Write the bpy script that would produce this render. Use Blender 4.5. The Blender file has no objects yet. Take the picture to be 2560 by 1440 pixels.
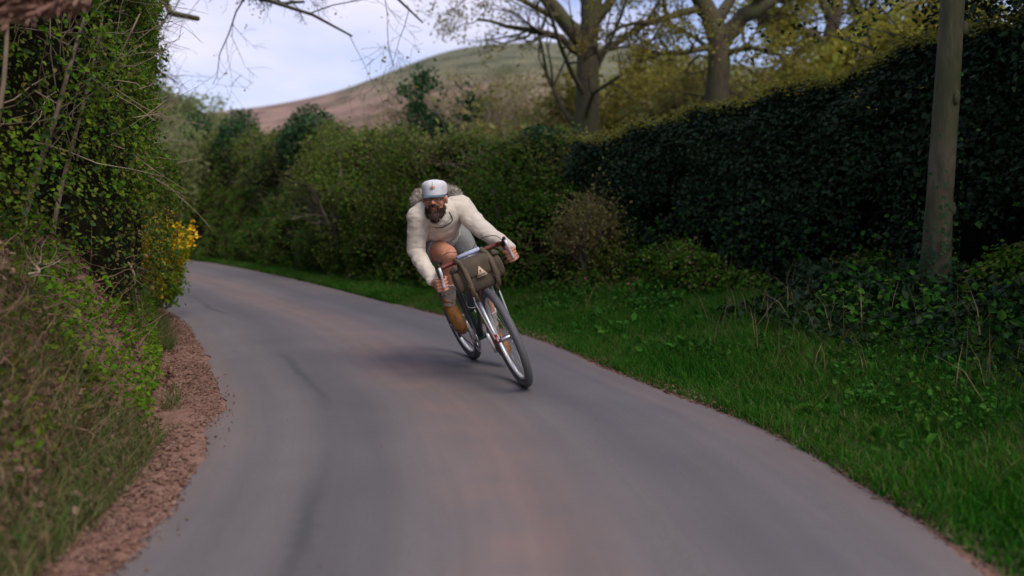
import bpy, math, random
import numpy as np
from mathutils import Vector, Matrix
random.seed(7); rng = np.random.default_rng(7)
C = bpy.context.scene.collection
SC = bpy.context.scene
R_ = math.radians

# ------------------------------------------------------------------ camera
FPX = 1950.0; CAMH = 1.10; PITCH = math.atan(180 / FPX)
cd = bpy.data.cameras.new('camera'); cam = bpy.data.objects.new('camera', cd); C.objects.link(cam)
cam.location = (0, 0, CAMH); cam.rotation_euler = (math.pi / 2 - PITCH, 0, 0)
cd.sensor_width = 36; cd.lens = FPX / 2560 * 36; cd.clip_start = 0.05; cd.clip_end = 6000
cd.dof.use_dof = True; cd.dof.focus_distance = 4.95; cd.dof.aperture_fstop = 1.05
SC.camera = cam

def at(px, py, d):
    """world point seen at photo pixel (px,py), d metres ahead of the camera"""
    u = (px - 1280) / FPX; v = (720 - py) / FPX
    dy = math.cos(PITCH) + v * math.sin(PITCH); dz = -math.sin(PITCH) + v * math.cos(PITCH)
    return Vector((u * d / dy, d, CAMH + dz * d / dy))

# ------------------------------------------------------------------ world, sun, exposure
SUN = Vector((0.42, -0.50, 0.76)).normalized()
w = bpy.data.worlds.new('World'); SC.world = w; w.use_nodes = True
nt = w.node_tree; nt.nodes.clear()
def N(nt, t, **kw):
    n = nt.nodes.new(t)
    for k, v in kw.items(): setattr(n, k, v)
    return n
sky = N(nt, 'ShaderNodeTexSky', sky_type='NISHITA'); sky.sun_disc = False
sky.sun_elevation = math.asin(SUN.z); sky.sun_rotation = math.atan2(SUN.x, SUN.y)
sky.air_density = 1.0; sky.dust_density = 1.2; sky.ozone_density = 2.0
tc = N(nt, 'ShaderNodeTexCoord'); mp = N(nt, 'ShaderNodeMapping'); mp.inputs['Scale'].default_value = (1.0, 1.0, 2.3)
mp.inputs['Location'].default_value = (0.35, 0.1, 0.25)
nz = N(nt, 'ShaderNodeTexNoise'); nz.inputs['Scale'].default_value = 2.1; nz.inputs['Detail'].default_value = 6; nz.inputs['Roughness'].default_value = .5
rp = N(nt, 'ShaderNodeValToRGB'); rp.color_ramp.elements[0].position = .46; rp.color_ramp.elements[1].position = .66
mx = N(nt, 'ShaderNodeMixRGB'); mx.inputs[2].default_value = (5.7, 5.45, 6.5, 1)
tint = N(nt, 'ShaderNodeMixRGB', blend_type='MULTIPLY'); tint.inputs[0].default_value = 1; tint.inputs[2].default_value = (1.5, 1.22, 1.12, 1)
base = N(nt, 'ShaderNodeMixRGB'); base.inputs[0].default_value = .5; base.inputs[2].default_value = (2.2, 2.9, 5.6, 1)
bg = N(nt, 'ShaderNodeBackground'); bg.inputs[1].default_value = .092
wo = N(nt, 'ShaderNodeOutputWorld')
L = nt.links.new
L(tc.outputs['Generated'], mp.inputs[0]); L(mp.outputs[0], nz.inputs['Vector']); L(nz.outputs[0], rp.inputs[0])
L(sky.outputs[0], tint.inputs[1]); L(tint.outputs[0], base.inputs[1]); L(base.outputs[0], mx.inputs[1])
L(rp.outputs[0], mx.inputs[0]); L(mx.outputs[0], bg.inputs[0]); L(bg.outputs[0], wo.inputs[0])

sd = bpy.data.lights.new('sun', 'SUN'); sd.energy = 1.5; sd.angle = R_(34); sd.color = (1, .92, .80)
so = bpy.data.objects.new('sun', sd); C.objects.link(so); so.rotation_euler = SUN.to_track_quat('Z', 'Y').to_euler(); so.location = (0, 0, 30)

vs = SC.view_settings
vs.view_transform = 'Standard'; vs.look = 'None'; vs.gamma = 1; vs.use_curve_mapping = False; vs.exposure = 0.86
SC.cycles.use_denoising = True; SC.cycles.max_bounces = 6; SC.cycles.diffuse_bounces = 3; SC.cycles.transmission_bounces = 4
SC.cycles.use_adaptive_sampling = True

# ------------------------------------------------------------------ noise
def _h(ix, iy, iz, s):
    h = (ix.astype(np.int64) * 374761393 + iy.astype(np.int64) * 668265263 + iz.astype(np.int64) * 2147483647 + s * 974634777) & 0xffffffff
    h = ((h ^ (h >> 13)) * 1274126177) & 0xffffffff
    h = ((h ^ (h >> 16)) * 2246822519) & 0xffffffff
    return ((h ^ (h >> 15)) & 0xffffff) / float(0xffffff)
def vnoise(p, s=0):
    p = np.asarray(p, float); i = np.floor(p).astype(np.int64); f = p - i; f = f * f * (3 - 2 * f)
    r = 0
    for dx in (0, 1):
        for dy in (0, 1):
            for dz in (0, 1):
                wgt = (f[:, 0] if dx else 1 - f[:, 0]) * (f[:, 1] if dy else 1 - f[:, 1]) * (f[:, 2] if dz else 1 - f[:, 2])
                r = r + wgt * _h(i[:, 0] + dx, i[:, 1] + dy, i[:, 2] + dz, s)
    return r * 2 - 1
def fbm(p, o=3, s=0):
    p = np.asarray(p, float); r = 0; a = 1; t = 0
    for k in range(o):
        r = r + a * vnoise(p * 2 ** k + 17.3 * k, s + k); t += a; a *= .5
    return r / t
def unit(v): return v / np.maximum(np.linalg.norm(v, axis=-1, keepdims=True), 1e-9)
def sstep(a, b, x): t = np.clip((x - a) / (b - a), 0, 1); return t * t * (3 - 2 * t)

# ------------------------------------------------------------------ materials
def newmat(name):
    m = bpy.data.materials.new(name); m.use_nodes = True
    return m, m.node_tree, m.node_tree.nodes['Principled BSDF']
def ramp(nt, stops):
    r = N(nt, 'ShaderNodeValToRGB'); cr = r.color_ramp
    while len(cr.elements) < len(stops): cr.elements.new(.5)
    for e, (p, c) in zip(cr.elements, stops): e.position = p; e.color = (*c, 1)
    return r
def even(cols): return [(i / max(1, len(cols) - 1), c) for i, c in enumerate(cols)]
def plain(name, col, rough=.6, metal=0, noise=0, nscale=30, bump=0, bscale=80, col2=None, spec=.5):
    m, t, b = newmat(name)
    b.inputs['Base Color'].default_value = (*col, 1); b.inputs['Roughness'].default_value = rough; b.inputs['Metallic'].default_value = metal
    b.inputs['Specular IOR Level'].default_value = spec
    tcn = N(t, 'ShaderNodeTexCoord')
    if noise or col2:
        n = N(t, 'ShaderNodeTexNoise'); n.inputs['Scale'].default_value = nscale; n.inputs['Detail'].default_value = 5
        c2 = col2 or tuple(max(0, c * (1 - noise)) for c in col)
        r = ramp(t, [(.35, c2), (.65, col)])
        t.links.new(tcn.outputs['Object'], n.inputs['Vector']); t.links.new(n.outputs[0], r.inputs[0]); t.links.new(r.outputs[0], b.inputs['Base Color'])
    if bump:
        n = N(t, 'ShaderNodeTexNoise'); n.inputs['Scale'].default_value = bscale; n.inputs['Detail'].default_value = 4
        bp = N(t, 'ShaderNodeBump'); bp.inputs['Strength'].default_value = bump; bp.inputs['Distance'].default_value = .01
        t.links.new(tcn.outputs['Object'], n.inputs['Vector']); t.links.new(n.outputs[0], bp.inputs['Height']); t.links.new(bp.outputs[0], b.inputs['Normal'])
    return m
def leafmat(name, cols, trans=.3, rough=.65, patch=.35, pscale=.9, spec=.12):
    m, t, b = newmat(name); out = t.nodes['Material Output']
    g = N(t, 'ShaderNodeNewGeometry'); tcn = N(t, 'ShaderNodeTexCoord')
    n = N(t, 'ShaderNodeTexNoise'); n.inputs['Scale'].default_value = pscale; n.inputs['Detail'].default_value = 3
    a = N(t, 'ShaderNodeMath', operation='MULTIPLY_ADD'); a.inputs[1].default_value = patch * 3; a.inputs[2].default_value = -patch * 1.5
    s = N(t, 'ShaderNodeMath', operation='ADD', use_clamp=True)
    r = ramp(t, even(cols))
    t.links.new(tcn.outputs['Object'], n.inputs['Vector']); t.links.new(n.outputs[0], a.inputs[0])
    t.links.new(g.outputs['Random Per Island'], s.inputs[0]); t.links.new(a.outputs[0], s.inputs[1]); t.links.new(s.outputs[0], r.inputs[0])
    t.links.new(r.outputs[0], b.inputs['Base Color']); b.inputs['Roughness'].default_value = rough; b.inputs['Specular IOR Level'].default_value = spec
    if trans:
        tr = N(t, 'ShaderNodeBsdfTranslucent'); ms = N(t, 'ShaderNodeMixShader'); ms.inputs[0].default_value = trans
        t.links.new(r.outputs[0], tr.inputs[0]); t.links.new(b.outputs[0], ms.inputs[1]); t.links.new(tr.outputs[0], ms.inputs[2]); t.links.new(ms.outputs[0], out.inputs[0])
    return m
def barkmat(name, c1, c2, c3=None, sc=6):
    m, t, b = newmat(name); tcn = N(t, 'ShaderNodeTexCoord'); mp = N(t, 'ShaderNodeMapping'); mp.inputs['Scale'].default_value = (1, 1, .25)
    n = N(t, 'ShaderNodeTexNoise'); n.inputs['Scale'].default_value = sc * 3; n.inputs['Detail'].default_value = 7; n.inputs['Roughness'].default_value = .65
    r = ramp(t, [(.3, c1), (.7, c2)])
    n2 = N(t, 'ShaderNodeTexNoise'); n2.inputs['Scale'].default_value = sc * .35; n2.inputs['Detail'].default_value = 4
    r2 = ramp(t, [(.42, (0, 0, 0)), (.62, (1, 1, 1))]); mx = N(t, 'ShaderNodeMixRGB'); mx.inputs[2].default_value = (*(c3 or c2), 1)
    bp = N(t, 'ShaderNodeBump'); bp.inputs['Strength'].default_value = .8; bp.inputs['Distance'].default_value = .03
    lk = t.links.new
    lk(tcn.outputs['Object'], mp.inputs[0]); lk(mp.outputs[0], n.inputs['Vector']); lk(n.outputs[0], r.inputs[0]); lk(tcn.outputs['Object'], n2.inputs['Vector'])
    lk(n2.outputs[0], r2.inputs[0]); lk(r2.outputs[0], mx.inputs[0]); lk(r.outputs[0], mx.inputs[1]); lk(mx.outputs[0], b.inputs['Base Color'])
    lk(n.outputs[0], bp.inputs['Height']); lk(bp.outputs[0], b.inputs['Normal']); b.inputs['Roughness'].default_value = .9
    return m

M = {}
M['bark_oak'] = barkmat('bark_oak', (.03, .021, .012), (.105, .078, .048), (.06, .065, .02))
M['bark_moss'] = barkmat('bark_moss', (.035, .034, .018), (.15, .125, .075), (.055, .065, .018), 4)
M['bark_grey'] = barkmat('bark_grey', (.07, .055, .04), (.17, .14, .11))
M['twig'] = plain('twig', (.25, .19, .14), .9, noise=.5, nscale=12)
M['twig_dark'] = plain('twig_dark', (.055, .042, .03), .9, noise=.4, nscale=12)
M['twig_brown'] = plain('twig_brown', (.24, .14, .09), .9, noise=.5, nscale=8)
M['twig_pale'] = plain('twig_pale', (.34, .26, .18), .85, noise=.5, nscale=10)
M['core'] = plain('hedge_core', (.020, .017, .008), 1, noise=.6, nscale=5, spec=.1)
M['core_dark'] = plain('hedge_core_dark', (.008, .011, .006), 1, noise=.5, nscale=5, spec=.05)  # near-black hull colours: shade in the hedge gaps put into the colour
M['leaf_mid'] = leafmat('leaf_mid', [(.075, .06, .016), (.06, .12, .014), (.09, .17, .02), (.14, .19, .03), (.20, .16, .055)], .38, pscale=.8)
M['leaf_fringe'] = leafmat('leaf_fringe', [(.07, .13, .018), (.11, .19, .025), (.17, .22, .035), (.20, .17, .06)], .4)
M['leaf_bramble'] = leafmat('leaf_bramble', [(.03, .07, .008), (.045, .125, .010), (.07, .18, .015), (.11, .18, .022), (.15, .11, .04)], .36, pscale=1.3)
M['leaf_ivy'] = leafmat('leaf_ivy', [(.012, .04, .012), (.02, .07, .018), (.04, .11, .025)], .25, .6, spec=.2)
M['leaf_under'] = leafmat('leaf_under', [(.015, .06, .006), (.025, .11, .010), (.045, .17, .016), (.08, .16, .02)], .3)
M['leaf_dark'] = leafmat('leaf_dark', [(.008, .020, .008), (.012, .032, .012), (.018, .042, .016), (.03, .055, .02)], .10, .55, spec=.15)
M['leaf_bank'] = leafmat('leaf_bank', [(.05, .06, .010), (.075, .12, .012), (.10, .18, .016), (.16, .20, .022), (.20, .13, .05)], .36, pscale=1.2)
M['leaf_bankfresh'] = leafmat('leaf_bankfresh', [(.07, .17, .010), (.10, .25, .012), (.20, .29, .02)], .45)
M['leaf_bankdark'] = leafmat('leaf_bankdark', [(.015, .04, .012), (.03, .07, .018), (.045, .10, .025)], .2)
M['leaf_olive'] = leafmat('leaf_olive', [(.16, .13, .03), (.24, .21, .04), (.30, .29, .055), (.24, .16, .045)], .45, pscale=.3)
M['leaf_yellow'] = leafmat('leaf_yellow', [(.21, .18, .03), (.32, .28, .04), (.28, .33, .06)], .45, pscale=.3)
M['leaf_pale'] = leafmat('leaf_pale', [(.17, .20, .08), (.24, .28, .11), (.30, .32, .14)], .5, pscale=.3)
M['leaf_scrub'] = leafmat('leaf_scrub', [(.19, .14, .06), (.25, .21, .07), (.28, .27, .08), (.18, .24, .06)], .45, pscale=.3)
M['leaf_dead'] = leafmat('leaf_dead', [(.13, .065, .045), (.20, .11, .08), (.28, .18, .13), (.17, .09, .07)], .1, .9, spec=.15)
M['straw'] = leafmat('straw', [(.20, .14, .07), (.34, .26, .14), (.16, .10, .05)], .3, .8)
M['grass'] = leafmat('grass', [(.010, .065, .003), (.018, .125, .005), (.035, .19, .009), (.09, .18, .02), (.17, .16, .06)], .35, .5, pscale=1.4)
M['grass_bank'] = leafmat('grass_bank', [(.04, .10, .02), (.08, .14, .03), (.16, .15, .06), (.26, .2, .1)], .35, .5, pscale=1.4)
M['bloom'] = leafmat('bloom', [(.85, .5, .02), (.9, .62, .03), (.75, .38, .02)], .3, .6)

# ------------------------------------------------------------------ object helpers
def tag(o, label=None, cat=None, group=None, kind=None):
    if label: o['label'] = label
    if cat: o['category'] = cat
    if group: o['group'] = group
    if kind: o['kind'] = kind
    return o
def empty(name, loc=(0, 0, 0), rot=None):
    o = bpy.data.objects.new(name, None); C.objects.link(o); o.location = loc; o.empty_display_size = .2
    if rot: o.rotation_euler = rot
    return o
def link(name, me, mat, parent=None, smooth=True):
    o = bpy.data.objects.new(name, me); C.objects.link(o)
    if mat:
        for mm in (mat if isinstance(mat, (list, tuple)) else [mat]): me.materials.append(mm)
    if parent: o.parent = parent
    if smooth and len(me.polygons): me.polygons.foreach_set('use_smooth', np.ones(len(me.polygons), bool))
    return o
def npmesh(name, V, F):
    """V (n,3); F list of (m,k) index arrays"""
    me = bpy.data.meshes.new(name); V = np.asarray(V, np.float32)
    F = [f for f in F if len(f)]
    me.vertices.add(len(V)); me.vertices.foreach_set('co', V.ravel())
    nl = sum(f.size for f in F); npol = sum(len(f) for f in F)
    me.loops.add(nl); me.polygons.add(npol)
    me.loops.foreach_set('vertex_index', np.concatenate([f.ravel() for f in F]).astype(np.int32))
    tot = np.concatenate([np.full(len(f), f.shape[1]) for f in F]).astype(np.int32)
    me.polygons.foreach_set('loop_start', (np.cumsum(tot) - tot).astype(np.int32))
    me.update(calc_edges=True); me.validate()
    return me
class MB:
    def __init__(s): s.V = []; s.F = {}; s.n = 0
    def add(s, V, F):
        V = np.asarray(V, float); s.V.append(V)
        for f in (F if isinstance(F, list) else [F]):
            f = np.asarray(f, int)
            if len(f): s.F.setdefault(f.shape[1], []).append(f + s.n)
        s.n += len(V); return s
    def mesh(s, name, org=(0, 0, 0), xf=None):
        V = np.concatenate(s.V)
        if xf is not None: V = xf(V)
        return npmesh(name, V - np.asarray(org, float), [np.concatenate(f) for f in s.F.values()])
    def build(s, name, mat, parent=None, org=(0, 0, 0), xf=None, smooth=True):
        return link(name, s.mesh(name, org, xf), mat, parent, smooth)
    def tube(s, pts, r, sides=8, cap=True):
        P = np.array([list(p) for p in pts], float); n = len(P); r = np.ones(n) * r if np.isscalar(r) else np.asarray(r, float)
        T = np.gradient(P, axis=0); T = unit(T)
        u = np.cross(T[0], [0, 0, 1]); 
        if np.linalg.norm(u) < .1: u = np.cross(T[0], [1, 0, 0])
        U = [u / np.linalg.norm(u)]
        for i in range(1, n):
            v = U[-1] - T[i] * np.dot(U[-1], T[i]); U.append(v / np.linalg.norm(v))
        U = np.array(U); W = np.cross(T, U); a = np.arange(sides) * 2 * math.pi / sides
        V = P[:, None] + r[:, None, None] * (np.cos(a)[None, :, None] * U[:, None] + np.sin(a)[None, :, None] * W[:, None])
        i = np.arange(n - 1)[:, None] * sides; j = np.arange(sides)[None]; k = (j + 1) % sides
        F = np.stack([i + j, i + k, i + sides + k, i + sides + j], -1).reshape(-1, 4)
        V = V.reshape(-1, 3); fs = [F]
        if cap:
            V = np.vstack([V, P[0], P[-1]]); c0 = n * sides; j = np.arange(sides); k = (j + 1) % sides
            fs.append(np.concatenate([np.stack([k, j, np.full(sides, c0)], -1), np.stack([j + (n - 1) * sides, k + (n - 1) * sides, np.full(sides, c0 + 1)], -1)]))
        return s.add(V, fs)
    def ell(s, c, r, rot=None, seg=16, rings=10, noise=None):
        c = np.asarray(list(c), float); r = (np.ones(3) * r) if np.isscalar(r) else np.asarray(r, float)
        th = np.linspace(0, math.pi, rings + 1)[1:-1]; ph = np.arange(seg) * 2 * math.pi / seg
        D = np.stack([np.sin(th)[:, None] * np.cos(ph), np.sin(th)[:, None] * np.sin(ph), np.cos(th)[:, None] * np.ones(seg)], -1).reshape(-1, 3)
        D = np.vstack([D, [0, 0, 1], [0, 0, -1]])
        V = D * r
        if rot is not None: V = V @ np.array(rot).T
        V = V + c; m = len(th); i = np.arange(m - 1)[:, None] * seg; j = np.arange(seg)[None]; k = (j + 1) % seg
        F = np.stack([i + j, i + seg + j, i + seg + k, i + k], -1).reshape(-1, 4)
        j = np.arange(seg); k = (j + 1) % seg; t = m * seg
        T = np.concatenate([np.stack([np.full(seg, t), j, k], -1), np.stack([np.full(seg, t + 1), k + (m - 1) * seg, j + (m - 1) * seg], -1)])
        return s.add(V, [F, T])
    def box(s, c, size, rot=None, taper=1.0):
        hx, hy, hz = [q / 2 for q in size]
        V = np.array([[sx * hx * (taper if sz > 0 else 1), sy * hy * (taper if sz > 0 else 1), sz * hz] for sz in (-1, 1) for sy in (-1, 1) for sx in (-1, 1)], float)
        if rot is not None: V = V @ np.array(rot).T
        return s.add(V + np.asarray(list(c), float), np.array([[0, 2, 3, 1], [4, 5, 7, 6], [0, 1, 5, 4], [2, 6, 7, 3], [0, 4, 6, 2], [1, 3, 7, 5]]))
    def limb(s, pts, rs, seg=14):
        for p, r in zip(pts, rs): s.ell(p, r, seg=seg, rings=8)
        for a, b, ra, rb in zip(pts[:-1], pts[1:], rs[:-1], rs[1:]): s.tube([a, b], [ra, rb], seg)
        return s
    def torus(s, c, Rr, r, axis, seg=48, sides=10, flat=1.0):
        c = np.asarray(list(c), float); ax = np.asarray(list(axis), float); ax /= np.linalg.norm(ax)
        u = np.cross(ax, [0, 0, 1.]); u = u / np.linalg.norm(u) if np.linalg.norm(u) > .01 else np.array([1., 0, 0]); v = np.cross(ax, u)
        a = np.arange(seg) * 2 * math.pi / seg; b = np.arange(sides) * 2 * math.pi / sides
        d = np.cos(a)[:, None] * u + np.sin(a)[:, None] * v
        V = c + d[:, None] * (Rr + r * np.cos(b))[None, :, None] + (r * flat * np.sin(b))[None, :, None] * ax
        i = np.arange(seg)[:, None]; j = np.arange(sides)[None]; i2 = (i + 1) % seg; j2 = (j + 1) % sides
        F = np.stack([i * sides + j, i2 * sides + j, i2 * sides + j2, i * sides + j2], -1).reshape(-1, 4)
        return s.add(V.reshape(-1, 3), F)
def fuse(mb, name, mat, parent, voxel, smooth=4, org=(0, 0, 0), post=None, factor=.5):
    me = mb.mesh('tmp'); o = bpy.data.objects.new('tmp', me); C.objects.link(o)
    m = o.modifiers.new('r', 'REMESH'); m.mode = 'VOXEL'; m.voxel_size = voxel
    if smooth: q = o.modifiers.new('s', 'SMOOTH'); q.factor = factor; q.iterations = smooth
    bpy.context.view_layer.update()
    dg = bpy.context.evaluated_depsgraph_get(); e = bpy.data.meshes.new_from_object(o.evaluated_get(dg))
    bpy.data.objects.remove(o); e.name = name
    V = np.empty(len(e.vertices) * 3, np.float32); e.vertices.foreach_get('co', V); V = V.reshape(-1, 3).astype(float)
    if post is not None:
        Nn = np.empty(len(e.vertices) * 3, np.float32); e.vertices.foreach_get('normal', Nn); V = post(V, Nn.reshape(-1, 3).astype(float))
    e.vertices.foreach_set('co', (V - np.asarray(list(org))).astype(np.float32).ravel()); e.update()
    return link(name, e, mat, parent)

def tubes_batch(P, r, sides=4):
    """P (B,n,3), r (B,n) -> V,F"""
    B, n, _ = P.shape
    T = unit(np.gradient(P, axis=1)); ref = np.where(np.abs(T[:, :1, 2:3]) > .9, np.array([1., 0, 0]), np.array([0, 0, 1.]))
    U = unit(np.cross(T, np.broadcast_to(ref, T.shape))); W = np.cross(T, U)
    a = np.arange(sides) * 2 * math.pi / sides
    V = P[:, :, None] + r[:, :, None, None] * (np.cos(a)[None, None, :, None] * U[:, :, None] + np.sin(a)[None, None, :, None] * W[:, :, None])
    b = np.arange(B)[:, None, None] * n * sides; i = np.arange(n - 1)[None, :, None] * sides; j = np.arange(sides)[None, None]; k = (j + 1) % sides
    F = np.stack([b + i + j, b + i + k, b + i + sides + k, b + i + sides + j], -1).reshape(-1, 4)
    return V.reshape(-1, 3), F
def leaves_geo(P, Nn, size, wid=.35, fold=.12, hexa=False, T=None):
    n = len(P); Nn = unit(Nn)
    if T is None: T = rng.normal(size=(n, 3))
    T = unit(T - Nn * np.sum(T * Nn, 1, keepdims=True)); B = np.cross(Nn, T); s = np.asarray(size).reshape(-1, 1) * np.ones((n, 1))
    if hexa:
        V = np.stack([P, P + T * s * .35 + B * s * wid + Nn * s * fold, P + T * s * .75 + B * s * wid * .7 + Nn * s * fold * .6, P + T * s - Nn * s * .12,
                      P + T * s * .75 - B * s * wid * .7 + Nn * s * fold * .6, P + T * s * .35 - B * s * wid + Nn * s * fold], 1)
        i = np.arange(n)[:, None] * 6
        F = np.concatenate([i + np.array([[0, 3, 2, 1]]), i + np.array([[0, 5, 4, 3]])])
        return V.reshape(-1, 3), F
    V = np.stack([P, P + T * s * .45 + B * s * wid + Nn * s * fold, P + T * s, P + T * s * .45 - B * s * wid + Nn * s * fold], 1)
    i = np.arange(n)[:, None] * 4
    F = np.concatenate([i + np.array([[0, 2, 1]]), i + np.array([[0, 3, 2]])])
    return V.reshape(-1, 3), F
def leaf_obj(name, mat, parent, P, Nn, size, org=(0, 0, 0), **kw):
    V, F = leaves_geo(P, Nn, size, **kw)
    return link(name, npmesh(name, V - np.asarray(list(org), float), [F]), mat, parent, smooth=False)

# ------------------------------------------------------------------ road lines and ground height
OUT = [(1.0, -9), (1.35, -5), (1.45, -2), (1.5, .5), (1.47, 2.4), (1.26, 3.97), (.84, 5.1), (.04, 7.27), (-1.37, 9.53), (-4.25, 14.3), (-8.1, 19.6), (-14, 25.5), (-22, 31.5), (-32, 36)]
INN = [(-2.0, -9), (-1.55, -5), (-1.35, -2), (-1.22, .5), (-1.22, 2.4), (-1.56, 3.97), (-2.02, 5.2), (-2.76, 6.75), (-3.75, 8.6), (-6.3, 12.3), (-9.9, 17.4), (-15.4, 23), (-23, 28.8), (-32.5, 33)]
def catmull(P, k=14):
    P = np.asarray(P, float); Q = np.vstack([2 * P[0] - P[1], P, 2 * P[-1] - P[-2]]); o = []
    for i in range(1, len(Q) - 2):
        for t in np.arange(k) / k:
            a, b, c, d = Q[i - 1:i + 3]
            o.append(.5 * (2 * b + (c - a) * t + (2 * a - 5 * b + 4 * c - d) * t * t + (3 * b - a - 3 * c + d) * t ** 3))
    o.append(P[-1]); return np.array(o)
OUTC, INNC = catmull(OUT), catmull(INN)
def sdist(xy, line):
    """distance to polyline, sign + on the right-hand side of travel direction"""
    A = line[:-1]; D = line[1:] - A; best = np.full(len(xy), 1e9); sg = np.zeros(len(xy))
    LL = (D ** 2).sum(1)
    for k in range(len(A)):
        q = xy - A[k]; t = np.clip((q @ D[k]) / LL[k], 0, 1); r = q - t[:, None] * D[k]; d = (r ** 2).sum(1)
        s = np.sign(D[k, 1] * q[:, 0] - D[k, 0] * q[:, 1]); m = d < best - 1e-12
        best[m] = d[m]; sg[m] = s[m]
    return np.sqrt(best) * np.where(sg == 0, 1, sg)
LCO, LCI = OUTC[::4], INNC[::4]
def ground_z(xy):
    xy = np.asarray(xy, float); p3 = np.column_stack([xy, np.zeros(len(xy))])
    so_ = sdist(xy, LCO); si = -sdist(xy, LCI)          # + outside the road, right and left
    z = np.full(len(xy), -.012)
    n1 = fbm(p3 * 1.3, 3, 3); n2 = fbm(p3 * 6, 2, 5)
    right = so_ > 0
    zr = .02 * sstep(.0, .15, so_) + .36 * sstep(.25, 2.4, so_) + .25 * sstep(2.4, 7, so_) + n1 * .05 * sstep(.1, .8, so_) + n2 * .012 * sstep(.05, .3, so_)
    left = (si > 0) & (~right)
    bk = si + n1 * .22 * sstep(.1, .6, si)
    st_ = 1.25 - .45 * sstep(3.5, 6.5, xy[:, 1]); zl = .025 * sstep(0, .12, si) + 1.15 * sstep(.25, st_, bk) + .35 * sstep(1.2, 3, bk) + n2 * .035 * sstep(.1, .5, si) + n1 * .08 * sstep(.4, 1.2, si)
    z = np.where(right, np.maximum(z, zr - .008), z); z = np.where(left, np.maximum(z, zl - .008), z)
    return z
def on_ground(P): P[:, 2] += ground_z(P[:, :2]); return P

# ground: one sheet out to the horizon
def axis_coords(lo, hi, f0, f1, fine, far):
    a = list(np.arange(f0, f1 + 1e-6, fine)); s = fine
    while a[-1] < hi: s = min(s * 1.22, far); a.append(a[-1] + s)
    s = fine
    while a[0] > lo: s = min(s * 1.22, far); a.insert(0, a[0] - s)
    return np.array(a)
gx = axis_coords(-3000, 3000, -7, 5, .07, 400); gy = axis_coords(-600, 4200, 1.2, 13, .07, 400)
X, Y = np.meshgrid(gx, gy); xy = np.column_stack([X.ravel(), Y.ravel()]); Z = ground_z(xy)
far = sstep(60, 400, np.hypot(xy[:, 0], xy[:, 1])); Z = Z * (1 - far) + far * 1.0
nx, ny = len(gx), len(gy); i = (np.arange(ny - 1)[:, None] * nx + np.arange(nx - 1)[None]).ravel()
gme = npmesh('ground', np.column_stack([xy, Z]), [np.stack([i, i + 1, i + nx + 1, i + nx], -1)])
so_ = sdist(xy, LCO); si = -sdist(xy, LCI)
nn = fbm(np.column_stack([xy * 2.2, Z * 2]), 3, 9)
soil = np.where(si > 0, 1 - .55 * sstep(.5, 1.0, si + nn * .3), 1 - sstep(.02, .2, so_ + nn * .08))
at_ = gme.attributes.new('soil', 'FLOAT', 'POINT'); at_.data.foreach_set('value', np.clip(soil, 0, 1).astype(np.float32))
def groundmat():
    m, t, b = newmat('ground'); lk = t.links.new
    tcn = N(t, 'ShaderNodeTexCoord'); n = N(t, 'ShaderNodeTexNoise'); n.inputs['Scale'].default_value = 9; n.inputs['Detail'].default_value = 8; n.inputs['Roughness'].default_value = .7
    lk(tcn.outputs['Object'], n.inputs['Vector'])
    rs = ramp(t, [(.28, (.12, .055, .036)), (.5, (.23, .122, .086)), (.72, (.33, .20, .15))]); rg = ramp(t, [(.3, (.02, .045, .01)), (.7, (.055, .10, .02))])
    lk(n.outputs[0], rs.inputs[0]); lk(n.outputs[0], rg.inputs[0])
    a = N(t, 'ShaderNodeAttribute', attribute_name='soil'); mx = N(t, 'ShaderNodeMixRGB'); lk(a.outputs['Fac'], mx.inputs[0]); lk(rg.outputs[0], mx.inputs[1]); lk(rs.outputs[0], mx.inputs[2])
    lk(mx.outputs[0], b.inputs['Base Color']); b.inputs['Roughness'].default_value = .95
    n2 = N(t, 'ShaderNodeTexNoise'); n2.inputs['Scale'].default_value = 45; n2.inputs['Detail'].default_value = 6; lk(tcn.outputs['Object'], n2.inputs['Vector'])
    bp = N(t, 'ShaderNodeBump'); bp.inputs['Strength'].default_value = .9; bp.inputs['Distance'].default_value = .025; lk(n2.outputs[0], bp.inputs['Height']); lk(bp.outputs[0], b.inputs['Normal'])
    return m
tag(link('ground', gme, groundmat()), 'red earth and rough green ground either side of the lane', kind='structure')

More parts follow.
